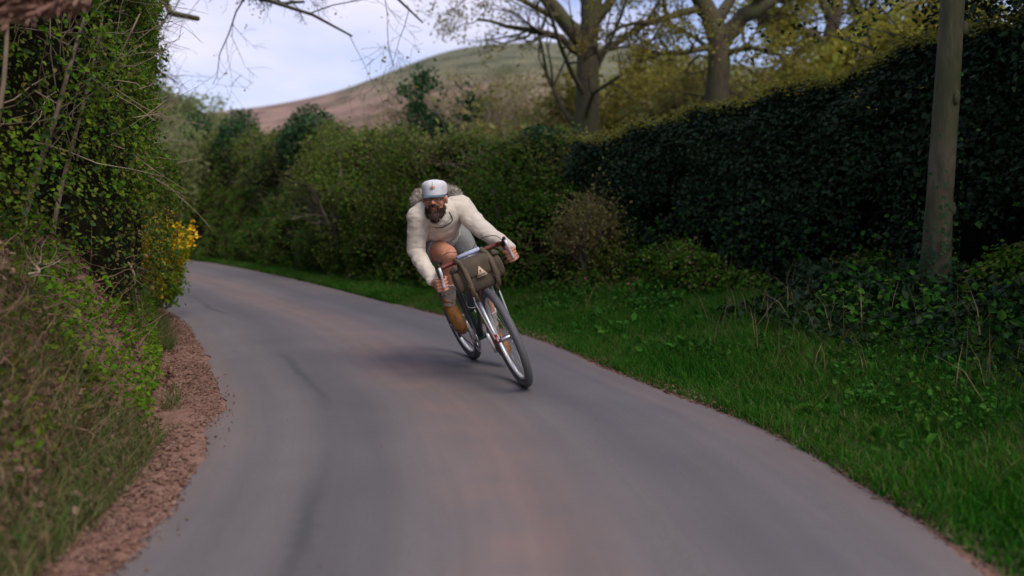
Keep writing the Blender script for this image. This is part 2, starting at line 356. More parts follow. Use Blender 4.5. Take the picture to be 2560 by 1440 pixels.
# road
def roadmat():
    m, t, b = newmat('asphalt'); lk = t.links.new
    tcn = N(t, 'ShaderNodeTexCoord'); uv = N(t, 'ShaderNodeUVMap', uv_map='lane'); sp = N(t, 'ShaderNodeSeparateXYZ'); lk(uv.outputs[0], sp.inputs[0])
    def noise(scale, det, vec, rough=.55):
        n = N(t, 'ShaderNodeTexNoise'); n.inputs['Scale'].default_value = scale; n.inputs['Detail'].default_value = det; n.inputs['Roughness'].default_value = rough; lk(vec, n.inputs['Vector']); return n
    def band(c, wd, src):   # 1 at c falling to 0 at c+-wd
        s = N(t, 'ShaderNodeMath', operation='SUBTRACT'); lk(src, s.inputs[0]); s.inputs[1].default_value = c
        a = N(t, 'ShaderNodeMath', operation='ABSOLUTE'); lk(s.outputs[0], a.inputs[0])
        r = N(t, 'ShaderNodeMapRange', interpolation_type='SMOOTHSTEP'); lk(a.outputs[0], r.inputs[0]); r.inputs[1].default_value = 0; r.inputs[2].default_value = wd; r.inputs[3].default_value = 1; r.inputs[4].default_value = 0
        return r.outputs[0]
    def mixc(f, a, col, amt=1, mode='MIX'):
        mu = N(t, 'ShaderNodeMath', operation='MULTIPLY', use_clamp=True); lk(f, mu.inputs[0]); mu.inputs[1].default_value = amt
        x = N(t, 'ShaderNodeMixRGB', blend_type=mode); lk(mu.outputs[0], x.inputs[0]); lk(a, x.inputs[1])
        x.inputs[2].default_value = (*col, 1); return x.outputs[0]
    def mul(a, b_):
        x = N(t, 'ShaderNodeMath', operation='MULTIPLY'); lk(a, x.inputs[0])
        if isinstance(b_, float): x.inputs[1].default_value = b_
        else: lk(b_, x.inputs[1])
        return x.outputs[0]
    warp = noise(1.1, 2, uv.outputs[0]); wv = N(t, 'ShaderNodeMath', operation='MULTIPLY_ADD'); lk(warp.outputs[0], wv.inputs[0]); wv.inputs[1].default_value = .16; lk(sp.outputs[0], wv.inputs[2])
    uu = wv.outputs[0]                                  # across, 0.08 .. 1.08 warped
    grain = noise(210, 3, tcn.outputs['Object'], .7); col = ramp(t, [(.25, (.105, .095, .094)), (.5, (.168, .153, .151)), (.78, (.26, .238, .235))]); lk(grain.outputs[0], col.inputs[0]); c = col.outputs[0]
    big = noise(1.3, 4, tcn.outputs['Object']); rb = ramp(t, [(.35, (0, 0, 0)), (.7, (1, 1, 1))]); lk(big.outputs[0], rb.inputs[0])
    c = mixc(rb.outputs[0], c, (.105, .10, .11), .45)
    dirt = (.235, .165, .145)
    nd = noise(3.2, 5, tcn.outputs['Object']); rd = ramp(t, [(.3, (.35, .35, .35)), (.65, (1, 1, 1))]); lk(nd.outputs[0], rd.inputs[0])
    c = mixc(mul(band(.56, .20, uu), rd.outputs[0]), c, dirt, 1.0)      # dust between the wheel tracks
    c = mixc(mul(band(.05, .13, uu), rd.outputs[0]), c, dirt, .8)
    c = mixc(mul(band(1.08, .12, uu), rd.outputs[0]), c, dirt, .7)
    c = mixc(band(.33, .13, uu), c, (.075, .072, .076), .42)
    c = mixc(band(.83, .13, uu), c, (.085, .08, .085), .36)
    sm = N(t, 'ShaderNodeMapping'); sm.inputs['Scale'].default_value = (16, .8, 1); lk(uv.outputs[0], sm.inputs[0]); sn = noise(1.0, 5, sm.outputs[0], .6); rs2 = ramp(t, [(.35, (0, 0, 0)), (.68, (1, 1, 1))]); lk(sn.outputs[0], rs2.inputs[0]); c = mixc(rs2.outputs[0], c, (.075, .07, .072), .32)
    cr = noise(26, 4, uv.outputs[0]); seam = N(t, 'ShaderNodeMath', operation='MULTIPLY_ADD'); lk(cr.outputs[0], seam.inputs[0]); seam.inputs[1].default_value = .03; lk(uu, seam.inputs[2])
    brk = noise(.9, 2, uv.outputs[0]); rk = ramp(t, [(.42, (0, 0, 0)), (.60, (1, 1, 1))]); lk(brk.outputs[0], rk.inputs[0])
    c = mixc(mul(band(.30, .024, seam.outputs[0]), rk.outputs[0]), c, (.045, .044, .046), .55)
    b.inputs['Roughness'].default_value = .82; lk(c, b.inputs['Base Color'])
    bp = N(t, 'ShaderNodeBump'); bp.inputs['Strength'].default_value = .55; bp.inputs['Distance'].default_value = .004; lk(grain.outputs[0], bp.inputs['Height']); lk(bp.outputs[0], b.inputs['Normal'])
    return m
no, ncr = len(OUTC), 13
ts = np.linspace(0, 1, ncr); VV = INNC[:, None] * (1 - ts)[None, :, None] + OUTC[:, None] * ts[None, :, None]
# longitudinal refinement
def refine(A, k=6):
    t = np.linspace(0, len(A) - 1, (len(A) - 1) * k + 1); i0 = np.minimum(t.astype(int), len(A) - 2); f = (t - i0)[:, None, None]
    return A[i0] * (1 - f) + A[i0 + 1] * f
VV = refine(VV); nL = len(VV)
mid = VV[:, ncr // 2]; sl = np.concatenate([[0], np.cumsum(np.linalg.norm(np.diff(mid, axis=0), axis=1))])
e = fbm(np.column_stack([sl * 2.3, np.zeros(nL), np.zeros(nL)]), 5, 21) * .13; e2 = fbm(np.column_stack([sl * 2.3, np.ones(nL) * 9, np.zeros(nL)]), 5, 22) * .09
d = unit(VV[:, -1] - VV[:, 0]); VV[:, -1] += d * (e2 + .02)[:, None]; VV[:, 0] -= d * (e + .01)[:, None]
zz = np.broadcast_to((.035 * (1 - (2 * ts - 1) ** 2) + .004)[None], (nL, ncr)).copy(); zz[:, 0] = zz[:, -1] = -.004
V = np.concatenate([VV, zz[..., None]], -1).reshape(-1, 3); i = (np.arange(nL - 1)[:, None] * ncr + np.arange(ncr - 1)[None]).ravel()
rme = npmesh('road', V, [np.stack([i, i + 1, i + ncr + 1, i + ncr], -1)])
uvl = rme.uv_layers.new(name='lane'); li = np.empty(len(rme.loops), np.int32); rme.loops.foreach_get('vertex_index', li)
UV = np.stack([np.broadcast_to(ts[None], (nL, ncr)), np.broadcast_to(sl[:, None] / 2.7, (nL, ncr))], -1).reshape(-1, 2)
uvl.data.foreach_set('uv', UV[li].astype(np.float32).ravel())
tag(link('road', rme, roadmat()), 'narrow worn grey lane with a dusty pink middle', kind='structure')
def road_z(x, y):
    a = np.array([[x, y]]); w1 = abs(sdist(a, LCI)[0]); w2 = abs(sdist(a, LCO)[0]); t = w1 / (w1 + w2); return .035 * (1 - (2 * t - 1) ** 2) + .004

# hill
def hill():
    nx, ny = 150, 60; D0 = 900.
    prof_x = [-3000, 300, 480, 580, 640, 700, 760, 820, 880, 940, 1000, 1060, 1120, 1180, 1250, 1350, 1420, 1500, 1600, 1680, 1800, 2000, 2300, 2700, 5000]
    prof_y = [300, 296, 288, 281, 275, 267, 255, 243, 226, 203, 180, 158, 138, 126, 119, 116, 117, 121, 133, 146, 165, 190, 230, 270, 300]
    px = np.linspace(-300, 3200, nx); hy = np.interp(px, prof_x, prof_y); hh = (540 - hy) / FPX * D0 + 1.1
    hh = np.convolve(np.pad(hh, 2, 'edge'), np.ones(5) / 5, 'valid')
    V = np.zeros((ny, nx, 3)); q = np.linspace(-1, 1, ny)
    for j, s in enumerate(q):
        y = D0 + s * 520; V[j, :, 0] = (px - 1280) / FPX * (D0 + s * 420); V[j, :, 1] = y; V[j, :, 2] = hh * (1 - (.72 * abs(s) + .28 * abs(s) ** 1.8))
    P = V.reshape(-1, 3); P[:, 2] += fbm(P / 90., 4, 31) * 4.5 * (np.abs(np.repeat(q, nx)) ** .5) * (1 - np.abs(np.repeat(q, nx)))
    P[:, 2] -= 1.5 * (np.abs(np.repeat(q, nx)) > .98)
    i = (np.arange(ny - 1)[:, None] * nx + np.arange(nx - 1)[None]).ravel()
    me = npmesh('hill', P, [np.stack([i, i + 1, i + nx + 1, i + nx], -1)])
    m, t, b = newmat('hill'); lk = t.links.new; tcn = N(t, 'ShaderNodeTexCoord'); sp = N(t, 'ShaderNodeSeparateXYZ'); lk(tcn.outputs['Object'], sp.inputs[0])
    n = N(t, 'ShaderNodeTexNoise'); n.inputs['Scale'].default_value = .012; n.inputs['Detail'].default_value = 7; lk(tcn.outputs['Object'], n.inputs['Vector'])
    ma = N(t, 'ShaderNodeMath', operation='MULTIPLY_ADD'); lk(n.outputs[0], ma.inputs[0]); ma.inputs[1].default_value = 60; xa = N(t, 'ShaderNodeMath', operation='MULTIPLY_ADD'); lk(sp.outputs[0], xa.inputs[0]); xa.inputs[1].default_value = .22; lk(sp.outputs[2], xa.inputs[2]); lk(xa.outputs[0], ma.inputs[2])
    mr = N(t, 'ShaderNodeMapRange'); lk(ma.outputs[0], mr.inputs[0]); mr.inputs[1].default_value = 95; mr.inputs[2].default_value = 165
    r = ramp(t, [(0, (.25, .165, .135)), (.45, (.20, .16, .115)), (.75, (.145, .138, .09)), (1, (.132, .134, .088))]); lk(mr.outputs[0], r.inputs[0])
    n3 = N(t, 'ShaderNodeTexNoise'); n3.inputs['Scale'].default_value = .035; n3.inputs['Detail'].default_value = 6; lk(tcn.outputs['Object'], n3.inputs['Vector'])
    r3 = ramp(t, [(.38, (.55, .60, .50)), (.5, (.95, .95, .92)), (.64, (1.2, 1.15, 1.05))]); lk(n3.outputs[0], r3.inputs[0])
    mx = N(t, 'ShaderNodeMixRGB', blend_type='MULTIPLY'); mx.inputs[0].default_value = 1; lk(r.outputs[0], mx.inputs[1]); lk(r3.outputs[0], mx.inputs[2])
    lk(mx.outputs[0], b.inputs['Base Color']); b.inputs['Roughness'].default_value = 1; b.inputs['Specular IOR Level'].default_value = .1
    tag(link('hill', me, m), 'broad bare hill, heather pink below and dull green on top', kind='structure')
hill()

# ------------------------------------------------------------------ trees
def level_children(PP, RR, n, lr, ang, up, npts, r0=.5, tmin=.25, wig=.12, rseed=0, tip=.25, minlen=.05):
    """children polylines on parents PP (B,k,3), RR (B,k)"""
    B, k, _ = PP.shape; L_ = np.linalg.norm(np.diff(PP, axis=1), axis=2).sum(1)
    idx = np.repeat(np.arange(B), n); t = rng.uniform(tmin, 1, len(idx)); t = np.sort(t.reshape(B, n), 1).ravel()
    f = t * (k - 1); i0 = np.minimum(f.astype(int), k - 2); g = (f - i0)[:, None]
    st = PP[idx, i0] * (1 - g) + PP[idx, i0 + 1] * g; r_ = RR[idx, i0] * (1 - g[:, 0]) + RR[idx, i0 + 1] * g[:, 0]
    T = unit(PP[idx, i0 + 1] - PP[idx, i0]); q = rng.normal(size=T.shape); q = unit(q - T * (q * T).sum(1, keepdims=True))
    a = R_(ang) * rng.uniform(.7, 1.3, len(idx))[:, None]; D = T * np.cos(a) + q * np.sin(a); D[:, 2] += up; D = unit(D)
    ln = np.maximum(L_[idx] * lr * rng.uniform(.6, 1.25, len(idx)) * (1.15 - .5 * t), minlen)
    P = np.zeros((len(idx), npts, 3)); P[:, 0] = st; cur = D
    for s in range(1, npts):
        cur = unit(cur + rng.normal(size=cur.shape) * wig * 2.2 + np.array([0, 0, up * .3])); P[:, s] = P[:, s - 1] + cur * (ln / (npts - 1))[:, None]
    rr = (r_ * r0)[:, None] * np.linspace(1, tip, npts)[None]
    return P, rr
def poly(pts, n, wig=0):
    P = catmull(np.array([list(p) for p in pts], float), 10); s = np.concatenate([[0], np.cumsum(np.linalg.norm(np.diff(P, axis=0), axis=1))])
    q = np.linspace(0, s[-1], n); R = np.stack([np.interp(q, s, P[:, k]) for k in range(3)], -1)
    if wig: R[1:] += rng.normal(size=(n - 1, 3)) * wig
    return R
def make_tree(name, base, trunk, limbs, label, cat='tree', group=None, bark='bark_oak', leafm=None, nleaf=0, lsize=.06, levels=(), leafjit=.12, trunk_kids=True, twigm=None, vol=None):
    """trunk: (pts, r0, r1); limbs: list of (pts, r0, r1)"""
    root = tag(empty(name, base), label, cat, group); o = np.array(list(base))
    mb = MB(); tp = poly(trunk[0], 14); tr = np.linspace(trunk[1], trunk[2], 14); tr[0] *= 1.35; tr[1] *= 1.1
    mb.tube(tp, tr, 14)
    LP, LR = [], []
    for pts, r0, r1 in limbs:
        P = poly(pts, 9, .0); P[1:] += rng.normal(size=(8, 3)) * np.linalg.norm(P[-1] - P[0]) * .012
        r = np.linspace(r0, r1, 9); mb.tube(P, r, 9); LP.append(P); LR.append(r)
    if trunk_kids: LP.append(poly(trunk[0], 9)); LR.append(np.linspace(trunk[1], trunk[2], 9) * .5)
    trk = mb.build('trunk', M[bark], root, o)
    V0 = np.empty(len(trk.data.vertices) * 3, np.float32); trk.data.vertices.foreach_get('co', V0); V0 = V0.reshape(-1, 3).astype(float)
    V0 += (fbm((V0 + o) * 5, 3, 41)[:, None] * .22 * trunk[1]) * unit(rng.normal(size=(1, 3)) * 0 + np.array([[.7, .7, .1]]))
    trk.data.vertices.foreach_set('co', V0.astype(np.float32).ravel())
    P, Rr = np.array(LP), np.array(LR); br = MB(); last = P; lastR = Rr
    for (n, lr, ang, up, npts, r0, sides) in levels:
        P, Rr = level_children(P, Rr, n, lr, ang, up, npts, r0); Rr = np.maximum(Rr, .0022)
        V, F = tubes_batch(P, Rr, sides); br.add(V, F); last, lastR = P, Rr
    if br.n: br.build('branches', M[twigm or bark], root, o)['kind'] = 'stuff'
    if nleaf:
        B = len(last); i = rng.integers(0, B, nleaf); t = rng.uniform(.2, 1, nleaf); k = last.shape[1]; f = t * (k - 1); i0 = np.minimum(f.astype(int), k - 2); g = (f - i0)[:, None]
        Q = last[i, i0] * (1 - g) + last[i, i0 + 1] * g + rng.normal(size=(nleaf, 3)) * leafjit
        if vol:
            c_, r_, n_ = vol; Dn = unit(rng.normal(size=(n_, 3))); lump = 1 + .35 * fbm(Dn * 2.2 + c_, 3, 66)
            Qv = c_ + Dn * r_ * lump[:, None] * rng.uniform(.25, 1, (n_, 1)) ** .45; Qv += rng.normal(size=Qv.shape) * .08; Qv = Qv[fbm(Qv * 1.5, 3, 67) > -.12]; Q = np.vstack([Q, Qv])
        keep = fbm(Q * .9, 2, 55) > -.25; Q = Q[keep]
        Nn = rng.normal(size=Q.shape); Nn[:, 2] += .8
        leaf_obj('crown', M[leafm], root, Q, Nn, rng.uniform(.6, 1.3, len(Q)) * lsize, o)
    return root

def up_from(b, z): return Vector((b.x, b.y, z))
# big oak, px 1465
D = 21; b = at(1466, 330, D); b.z = .6
k1 = at(1468, 120, D); k2 = at(1440, -60, D); k3 = at(1415, -300, D)
make_tree('oak_tree', b, ([b, at(1468, 250, D), k1, at(1480, 20, D), at(1490, -120, D), at(1480, -330, D)], .41, .16),
    [([at(1462, 115, D), at(1390, 20, D), at(1340, -40, D - .3), at(1290, -140, D)], .25, .08),
     ([at(1455, 135, D), at(1400, 92, D - .4), at(1330, 72, D - .6), at(1265, 66, D - .6), at(1200, 48, D - .9)], .12, .03),
     ([at(1470, 180, D), at(1520, 120, D + .5), at(1590, 75, D + .6), at(1650, 20, D + 1)], .13, .03),
     ([at(1485, 60, D), at(1540, -20, D), at(1600, -110, D)], .17, .05),
     ([at(1400, 40, D), at(1330, 10, D - 1), at(1250, -20, D - 1.5), at(1170, -60, D - 2)], .09, .03),
     ([at(1470, 20, D), at(1440, -80, D + 1.5), at(1430, -200, D + 3)], .16, .05)],
    'thick mossy oak with forked limbs, tallest trunk beside the hill behind the hedge', leafm='leaf_olive', nleaf=6500, lsize=.08,
    levels=((7, .55, 48, .05, 6, .5, 5), (6, .5, 45, .03, 5, .5, 4), (5, .5, 45, .0, 4, .6, 3)))
# second oak, px 1790
D = 19; b = at(1790, 330, D); b.z = .6
make_tree('oak_tree', b, ([b, at(1792, 240, D), at(1800, 130, D), at(1785, 60, D), at(1745, -20, D), at(1710, -200, D)], .38, .16),
    [([at(1800, 110, D), at(1850, 55, D), at(1900, 20, D - .3), at(1980, -20, D)], .24, .12),
     ([at(1870, 40, D), at(1930, -40, D), at(2010, -120, D)], .16, .06),
     ([at(1780, 120, D), at(1700, 130, D - .6), at(1620, 128, D - .8), at(1560, 150, D - 1)], .08, .025),
     ([at(1800, 140, D), at(1870, 118, D - .5), at(1930, 130, D - .9), at(1990, 165, D - 1)], .08, .025),
     ([at(1755, 20, D), at(1660, 50, D - .5), at(1590, 60, D - .8), at(1520, 85, D - 1)], .10, .03),
     ([at(1790, 60, D), at(1840, -60, D + 1), at(1850, -200, D + 2)], .16, .05),
     ([at(1730, -30, D), at(1640, -70, D - 1), at(1560, -120, D - 1.6)], .12, .04)],
    'brown twisted oak with crooked limbs and small olive leaves, right of the mossy oak', leafm='leaf_olive', nleaf=13000, lsize=.085,
    levels=((8, .55, 48, .02, 6, .5, 5), (7, .5, 45, .0, 5, .5, 4), (5, .5, 45, -.03, 4, .6, 3)))
# third, px 2080
D = 24; b = at(2075, 330, D); b.z = .6
make_tree('oak_tree', b, ([b, at(2078, 200, D), at(2070, 120, D), at(2090, 30, D), at(2100, -150, D)], .34, .15),
    [([at(2072, 130, D), at(2030, 90, D), at(1980, 60, D), at(1910, 50, D)], .18, .05),
     ([at(2075, 110, D), at(2130, 70, D), at(2180, 20, D), at(2210, -80, D)], .2, .06),
     ([at(2080, 60, D), at(2050, -20, D), at(2000, -90, D)], .16, .06),
     ([at(2082, 150, D), at(2150, 140, D - 1), at(2230, 150, D - 2)], .10, .03)],
    'yellow leaved oak partly hidden behind the tall dark hedge, third trunk from the hill', leafm='leaf_yellow', nleaf=26000, lsize=.12,
    levels=((8, .6, 48, .02, 6, .5, 5), (7, .5, 45, .0, 5, .5, 4), (5, .5, 45, -.03, 4, .6, 3)), leafjit=.2)

def bush(name, px, d, ztop, wid, label, leafm, nleaf, lsize, cat='shrub', group=None, stems=7, bark='bark_grey', lv=None, base_z=.6, jit=.15, seed=0, twigm=None, fill=1.3):
    X = (px - 1280) / FPX * d; b = Vector((X, d, base_z)); H = ztop - base_z; limbs = []
    for k in range(stems):
        a = 2 * math.pi * k / stems + random.uniform(-.4, .4); r = wid * random.uniform(.5, 1) * .5; h = H * random.uniform(.7, 1.0) * .82
        limbs.append(([b + Vector((0, 0, H * random.uniform(.02, .25))), b + Vector((math.cos(a) * r * .45, math.sin(a) * r * .45, h * .5)), b + Vector((math.cos(a) * r, math.sin(a) * r, h * random.uniform(.8, 1)))], .028 * H ** .7, .008 * H ** .7))
    return make_tree(name, b, ([b, b + Vector((.05, 0, H * .4)), b + Vector((0, .1, H * .85))], .035 * H ** .8, .01 * H ** .7), limbs, label, cat, group, bark, leafm, nleaf, lsize,
        lv or ((6, .5, 42, .1, 5, .5, 4), (6, .5, 42, .05, 4, .6, 3)), jit, twigm=twigm, vol=(np.array([X, d, base_z + H * .52]), np.array([wid * .55, wid * .55, H * .47]), int(nleaf * fill)) if fill else None)
def ztop_at(py, d): return CAMH + (540 - py) / FPX * d
# pale trees at the left beyond the bend
g = 'pale green trees beyond the bend'
bush('tree', 400, 34, ztop_at(226, 34), 4.2, 'pale green round tree close behind the left bank, tallest of its clump', 'leaf_pale', 16000, .20, 'tree', g, 9, jit=.35)
bush('tree', 300, 36, ztop_at(250, 36), 4.0, 'pale green tree mostly hidden by the left bank hedge', 'leaf_pale', 9000, .17, 'tree', g, 9, jit=.35)
bush('tree', 478, 37, ztop_at(262, 37), 3.6, 'low pale green tree between the bank hedge and the ivy clumps', 'leaf_pale', 15000, .20, 'tree', g, 9, jit=.35)
bush('tree', 560, 40, ztop_at(284, 40), 3.4, 'lowest pale green tree, where the hill foot begins', 'leaf_pale', 9000, .16, 'tree', g, 9, jit=.3)
bush('shrub', 405, 20.5, ztop_at(300, 20.5), 2.6, 'pale olive shrub at the far left end of the hedge, beside the yellow bush', 'leaf_pale', 9000, .10, 'shrub', None, 9, jit=.25, base_z=.0)
# twiggy trees in front of the hill
g = 'bare twiggy trees in front of the hill'
for px, d_, py, wd, nl, lab, lm in [
    (1035, 30, 190, 3.2, 1500, 'thin twiggy tree with few leaves on the slope left of the ivy clad one', 'leaf_scrub'),
    (1230, 28, 165, 4.6, 3500, 'wide bare brown tree arching over the hedge, left of the mossy oak', 'leaf_scrub'),
    (1340, 30, 185, 4.6, 4500, 'grey brown leafless tree touching the left side of the mossy oak', 'leaf_scrub'),
    (1150, 36, 205, 4.4, 2000, 'faint bare tree behind the ivy clad one', 'leaf_scrub')]:
    bush('bare_tree', px, d_, ztop_at(py, d_), wd, lab, lm, nl, .10, 'tree', g, 10, lv=((9, .6, 40, .08, 5, .5, 4), (9, .55, 42, .02, 4, .6, 3), (5, .5, 42, 0, 3, .6, 3)), twigm='twig', jit=.25, fill=2.5)
bush('ivy_tree', 1092, 24, ztop_at(205, 24), 1.5, 'small dark ivy clad tree with a forked top in front of the hill', 'leaf_ivy', 7000, .13, 'tree', None, 4, jit=.18, fill=.5)
# scrub behind the hedge
g = 'olive scrub behind the hedge'
for px, d_, py, wd, nl, lab, lm in [
    (1560, 25, 175, 4.6, 9000, 'olive green scrub bush right of the mossy oak trunk', 'leaf_olive'),
    (1650, 30, 160, 4.6, 9000, 'bright yellow green scrub between the first two oaks', 'leaf_yellow'),
    (1735, 22, 215, 3.8, 9000, 'brownish scrub just left of the second oak trunk', 'leaf_scrub'),
    (1880, 24, 190, 4.8, 11000, 'ochre scrub right of the second oak trunk', 'leaf_olive'),
    (1990, 30, 165, 4.6, 11000, 'ochre scrub left of the third oak trunk', 'leaf_olive'),
    (2170, 22, 120, 4.6, 14000, 'dense yellow bush above the dark hedge, right of the third oak', 'leaf_yellow'),
    (2290, 18, 20, 4.8, 15000, 'tall yellow green tree left of the pale trunk', 'leaf_yellow'),
    (1390, 24, 238, 3.0, 3500, 'low scrub against the left foot of the mossy oak', 'leaf_scrub'),
    (1260, 19, 275, 2.6, 3000, 'low green scrub over the hedge top below the hill crest', 'leaf_scrub')]:
    bush('scrub_bush', px, d_, ztop_at(py, d_), wd, lab, lm, nl, .17, 'shrub', g, 9, jit=.3, twigm='twig', fill=2.2)
# tree overhead at the left, branches hanging into the sky
D = 12; b = Vector((-8.4, 13.5, 1.5))
make_tree('overhanging_tree', b, ([b, Vector((-8.2, 13, 4)), Vector((-7.2, 12.5, 6.2)), Vector((-5.5, 12, 7.2))], .24, .12),
    [([Vector((-7.2, 12.5, 6.2)), at(350, -120, 12), at(395, -20, 11.5), at(420, 32, 11.3), at(450, 45, 11.2), at(500, 40, 11.1)], .10, .035),
     ([Vector((-7.2, 12.5, 6.2)), at(480, -230, 12), at(620, -60, 11.5), at(700, 0, 11.5), at(790, 40, 11.5), at(880, 95, 11.5)], .09, .015),
     ([Vector((-5.5, 12, 7.2)), at(700, -200, 11), at(860, -90, 11), at(1000, -20, 11), at(1060, 35, 11)], .09, .012),
     ([at(560, -90, 11.6), at(620, -20, 11.7), at(690, 8, 11.8), at(760, 5, 12)], .05, .02)],
    'tree reaching over the lane from the left, bare hanging twigs in the sky', bark='bark_moss', leafm='leaf_olive', nleaf=900, lsize=.05,
    levels=((9, .35, 50, -.12, 6, .4, 4), (6, .5, 45, -.12, 5, .55, 3), (4, .5, 45, -.05, 4, .6, 3)), twigm='twig_dark')

# ------------------------------------------------------------------ hedges
def offset_line(line, s, right=True):
    T = unit(np.gradient(line, axis=0)); Nn = np.stack([T[:, 1], -T[:, 0]], -1) * (1 if right else -1)
    return line + Nn * s
def resample(L, n, k=1):
    s = np.concatenate([[0], np.cumsum(np.linalg.norm(np.diff(L, axis=0), axis=1))]); q = np.linspace(0, s[-1], n)
    return np.stack([np.interp(q, s, L[:, j]) for j in range(L.shape[1])], -1), q
def hedge(name, keys, label, leafsets, corem, side=1, seed=0, amp=.22, cat='hedge', stems=0, stemm='twig', zb=-.1, power=.45, gap=-.35, stemlen=.8, corein=.16):
    """keys: (x,y,height above ground,thickness) along the centre; side = +1: front face lies to the left of the path direction"""
    K = catmull(np.array(keys, float), 8); n = max(30, int(np.linalg.norm(np.diff(K[:, :2], axis=0), axis=1).sum() / .18)); K, q = resample(K, n)
    T = unit(np.gradient(K[:, :2], axis=0)); Fr = np.stack([-T[:, 1], T[:, 0]], -1) * side
    gzv = ground_z(K[:, :2]); org = np.array([*K[n // 2, :2], gzv[n // 2]])
    root = tag(empty(name, org), label, cat)
    def surf(u, v, inset=0):
        f = u * (n - 1); i0 = np.minimum(f.astype(int), n - 2); g = (f - i0)[:, None]; k = K[i0] * (1 - g) + K[i0 + 1] * g; fr = unit(Fr[i0] * (1 - g) + Fr[i0 + 1] * g)
        gz0 = gzv[i0] * (1 - g[:, 0]) + gzv[i0 + 1] * g[:, 0]; a = v * math.pi
        c = np.cos(a); sn = np.sin(a); cx = np.sign(c) * np.abs(c) ** power * (k[:, 3] / 2 - inset); cz = np.abs(sn) ** (power * 1.3) * (k[:, 2] - inset)
        P = np.column_stack([k[:, :2] + fr * cx[:, None], gz0 + cz + zb])
        Nn = unit(np.column_stack([fr * (np.sign(c) * np.abs(c) ** .8)[:, None], np.abs(sn) ** 2.2]))
        return P, Nn
    # core
    nu, nv = n * 2, 26; U, Vv = np.meshgrid(np.linspace(0, 1, nu), np.linspace(0, 1, nv), indexing='ij'); P, Nn = surf(U.ravel(), Vv.ravel(), corein)
    dsp = fbm(P * 1.6, 3, seed) * amp; P2 = P + Nn * (dsp)[:, None] - Nn * .05
    i = (np.arange(nu - 1)[:, None] * nv + np.arange(nv - 1)[None]).ravel(); core = MB().add(P2, np.stack([i, i + 1, i + nv + 1, i + nv], -1))
    # ends closed
    for e_ in (0, nu - 1):
        idx = e_ * nv + np.arange(nv); c0 = P2[idx].mean(0); core.add(np.vstack([P2[idx], c0]), np.stack([np.arange(nv - 1), np.arange(1, nv), np.full(nv - 1, nv)], -1))
    core.build('shade_core', corem, root, org)  # opaque filler hull, coloured dark to stand for the shaded hollow behind the leaves
    def scatter(cnt, vlo, vhi, depth, hang=0, zmin=None, zmax=None, gapv=gap, ends=True):
        m = int(cnt * 1.5); u = rng.uniform(0, 1, m); v = rng.uniform(vlo, vhi, m); P, Nn = surf(u, v)
        P = P + Nn * (fbm(P * 1.6, 3, seed) * amp)[:, None]
        cl = fbm(P * 2.6, 2, seed + 5); fine = fbm(P * 7, 2, seed + 9)
        keep = (cl + .35 * fine) > gapv; P, Nn, cl, fine = P[keep], Nn[keep], cl[keep], fine[keep]
        P = P + Nn * (.10 * cl + .07 * fine + .03 - rng.exponential(depth, len(P)))[:, None] + rng.normal(size=P.shape) * .03
        return P[:cnt], Nn[:cnt]
    for nm, mk, cnt, size, vlo, vhi, depth, zlo, zhi, kw in leafsets:
        kw = dict(kw); lift = kw.pop('lift', 0); P, Nn = scatter(cnt, vlo, vhi, depth); P = P + Nn * lift * rng.uniform(0, 1, (len(P), 1))
        hz = P[:, 2] - ground_z(P[:, :2])
        if zlo is not None: k = (hz > zlo) & (hz < zhi + .3 * rng.normal(size=len(P))); P, Nn = P[k], Nn[k]
        else: k = hz > .02; P, Nn = P[k], Nn[k]
        Nl = Nn * .9 + rng.normal(size=P.shape) * .65; Nl[:, 2] += .45
        T_ = rng.normal(size=P.shape) * .8; T_[:, 2] -= .3
        o = leaf_obj(nm, M[mk], root, P, Nl, rng.uniform(.6, 1.35, len(P)) * size, org, T=T_, **kw); o['kind'] = 'stuff'
    if stems:
        u = rng.uniform(0, 1, stems); v = rng.uniform(.03, .45, stems); P, Nn = surf(u, v, .02); P += Nn * (fbm(P * 1.6, 3, seed) * amp)[:, None]
        ln = rng.uniform(.12, stemlen, stems); D_ = unit(Nn * .35 + rng.normal(size=P.shape) * .5 + np.array([0, 0, .5])); npt = 5; Q = np.zeros((stems, npt, 3)); Q[:, 0] = P - Nn * .15; cur = D_
        for s in range(1, npt): cur = unit(cur + rng.normal(size=cur.shape) * .3); Q[:, s] = Q[:, s - 1] + cur * (ln / 4)[:, None]
        V, F = tubes_batch(Q, rng.uniform(.002, .006, stems)[:, None] * np.linspace(1, .3, npt)[None], 4); o = MB().add(V, F).build('twigs', M[stemm], root, org); o['kind'] = 'stuff'
    return root, surf

# middle hedge, along the outside of the bend (front face towards the camera)
mid_keys = [(-26, 36.5, 3.8, 2.2), (-18, 30.5, 3.6, 2.2), (-12, 25.4, 3.4, 2.0), (-7.6, 21.2, 3.1, 1.9), (-5.2, 18.2, 2.75, 1.8), (-3.1, 15.2, 2.5, 1.7), (-1.5, 12.8, 2.2, 1.5), (-.2, 11.2, 1.9, 1.4), (1.0, 10.3, 1.75, 1.3), (2.0, 9.7, 1.7, 1.3)]
hedge('hedge', mid_keys, 'long mixed green and brown hedge following the outside of the bend behind the cyclist',
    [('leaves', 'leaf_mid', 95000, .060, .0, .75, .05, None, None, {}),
     ('undergrowth', 'leaf_under', 50000, .055, .0, .32, .04, -.2, 1.1, {}), ('top_fringe', 'leaf_fringe', 14000, .06, .28, .6, .001, None, None, dict(lift=.16)), ('brown_leaves', 'leaf_scrub', 12000, .05, .0, .6, .02, None, None, {}),
     ('ivy', 'leaf_ivy', 14000, .065, .05, .6, .03, None, None, {})], M['core'], -1, 11, .42, stems=4200, stemm='twig', gap=-.42, power=.8)
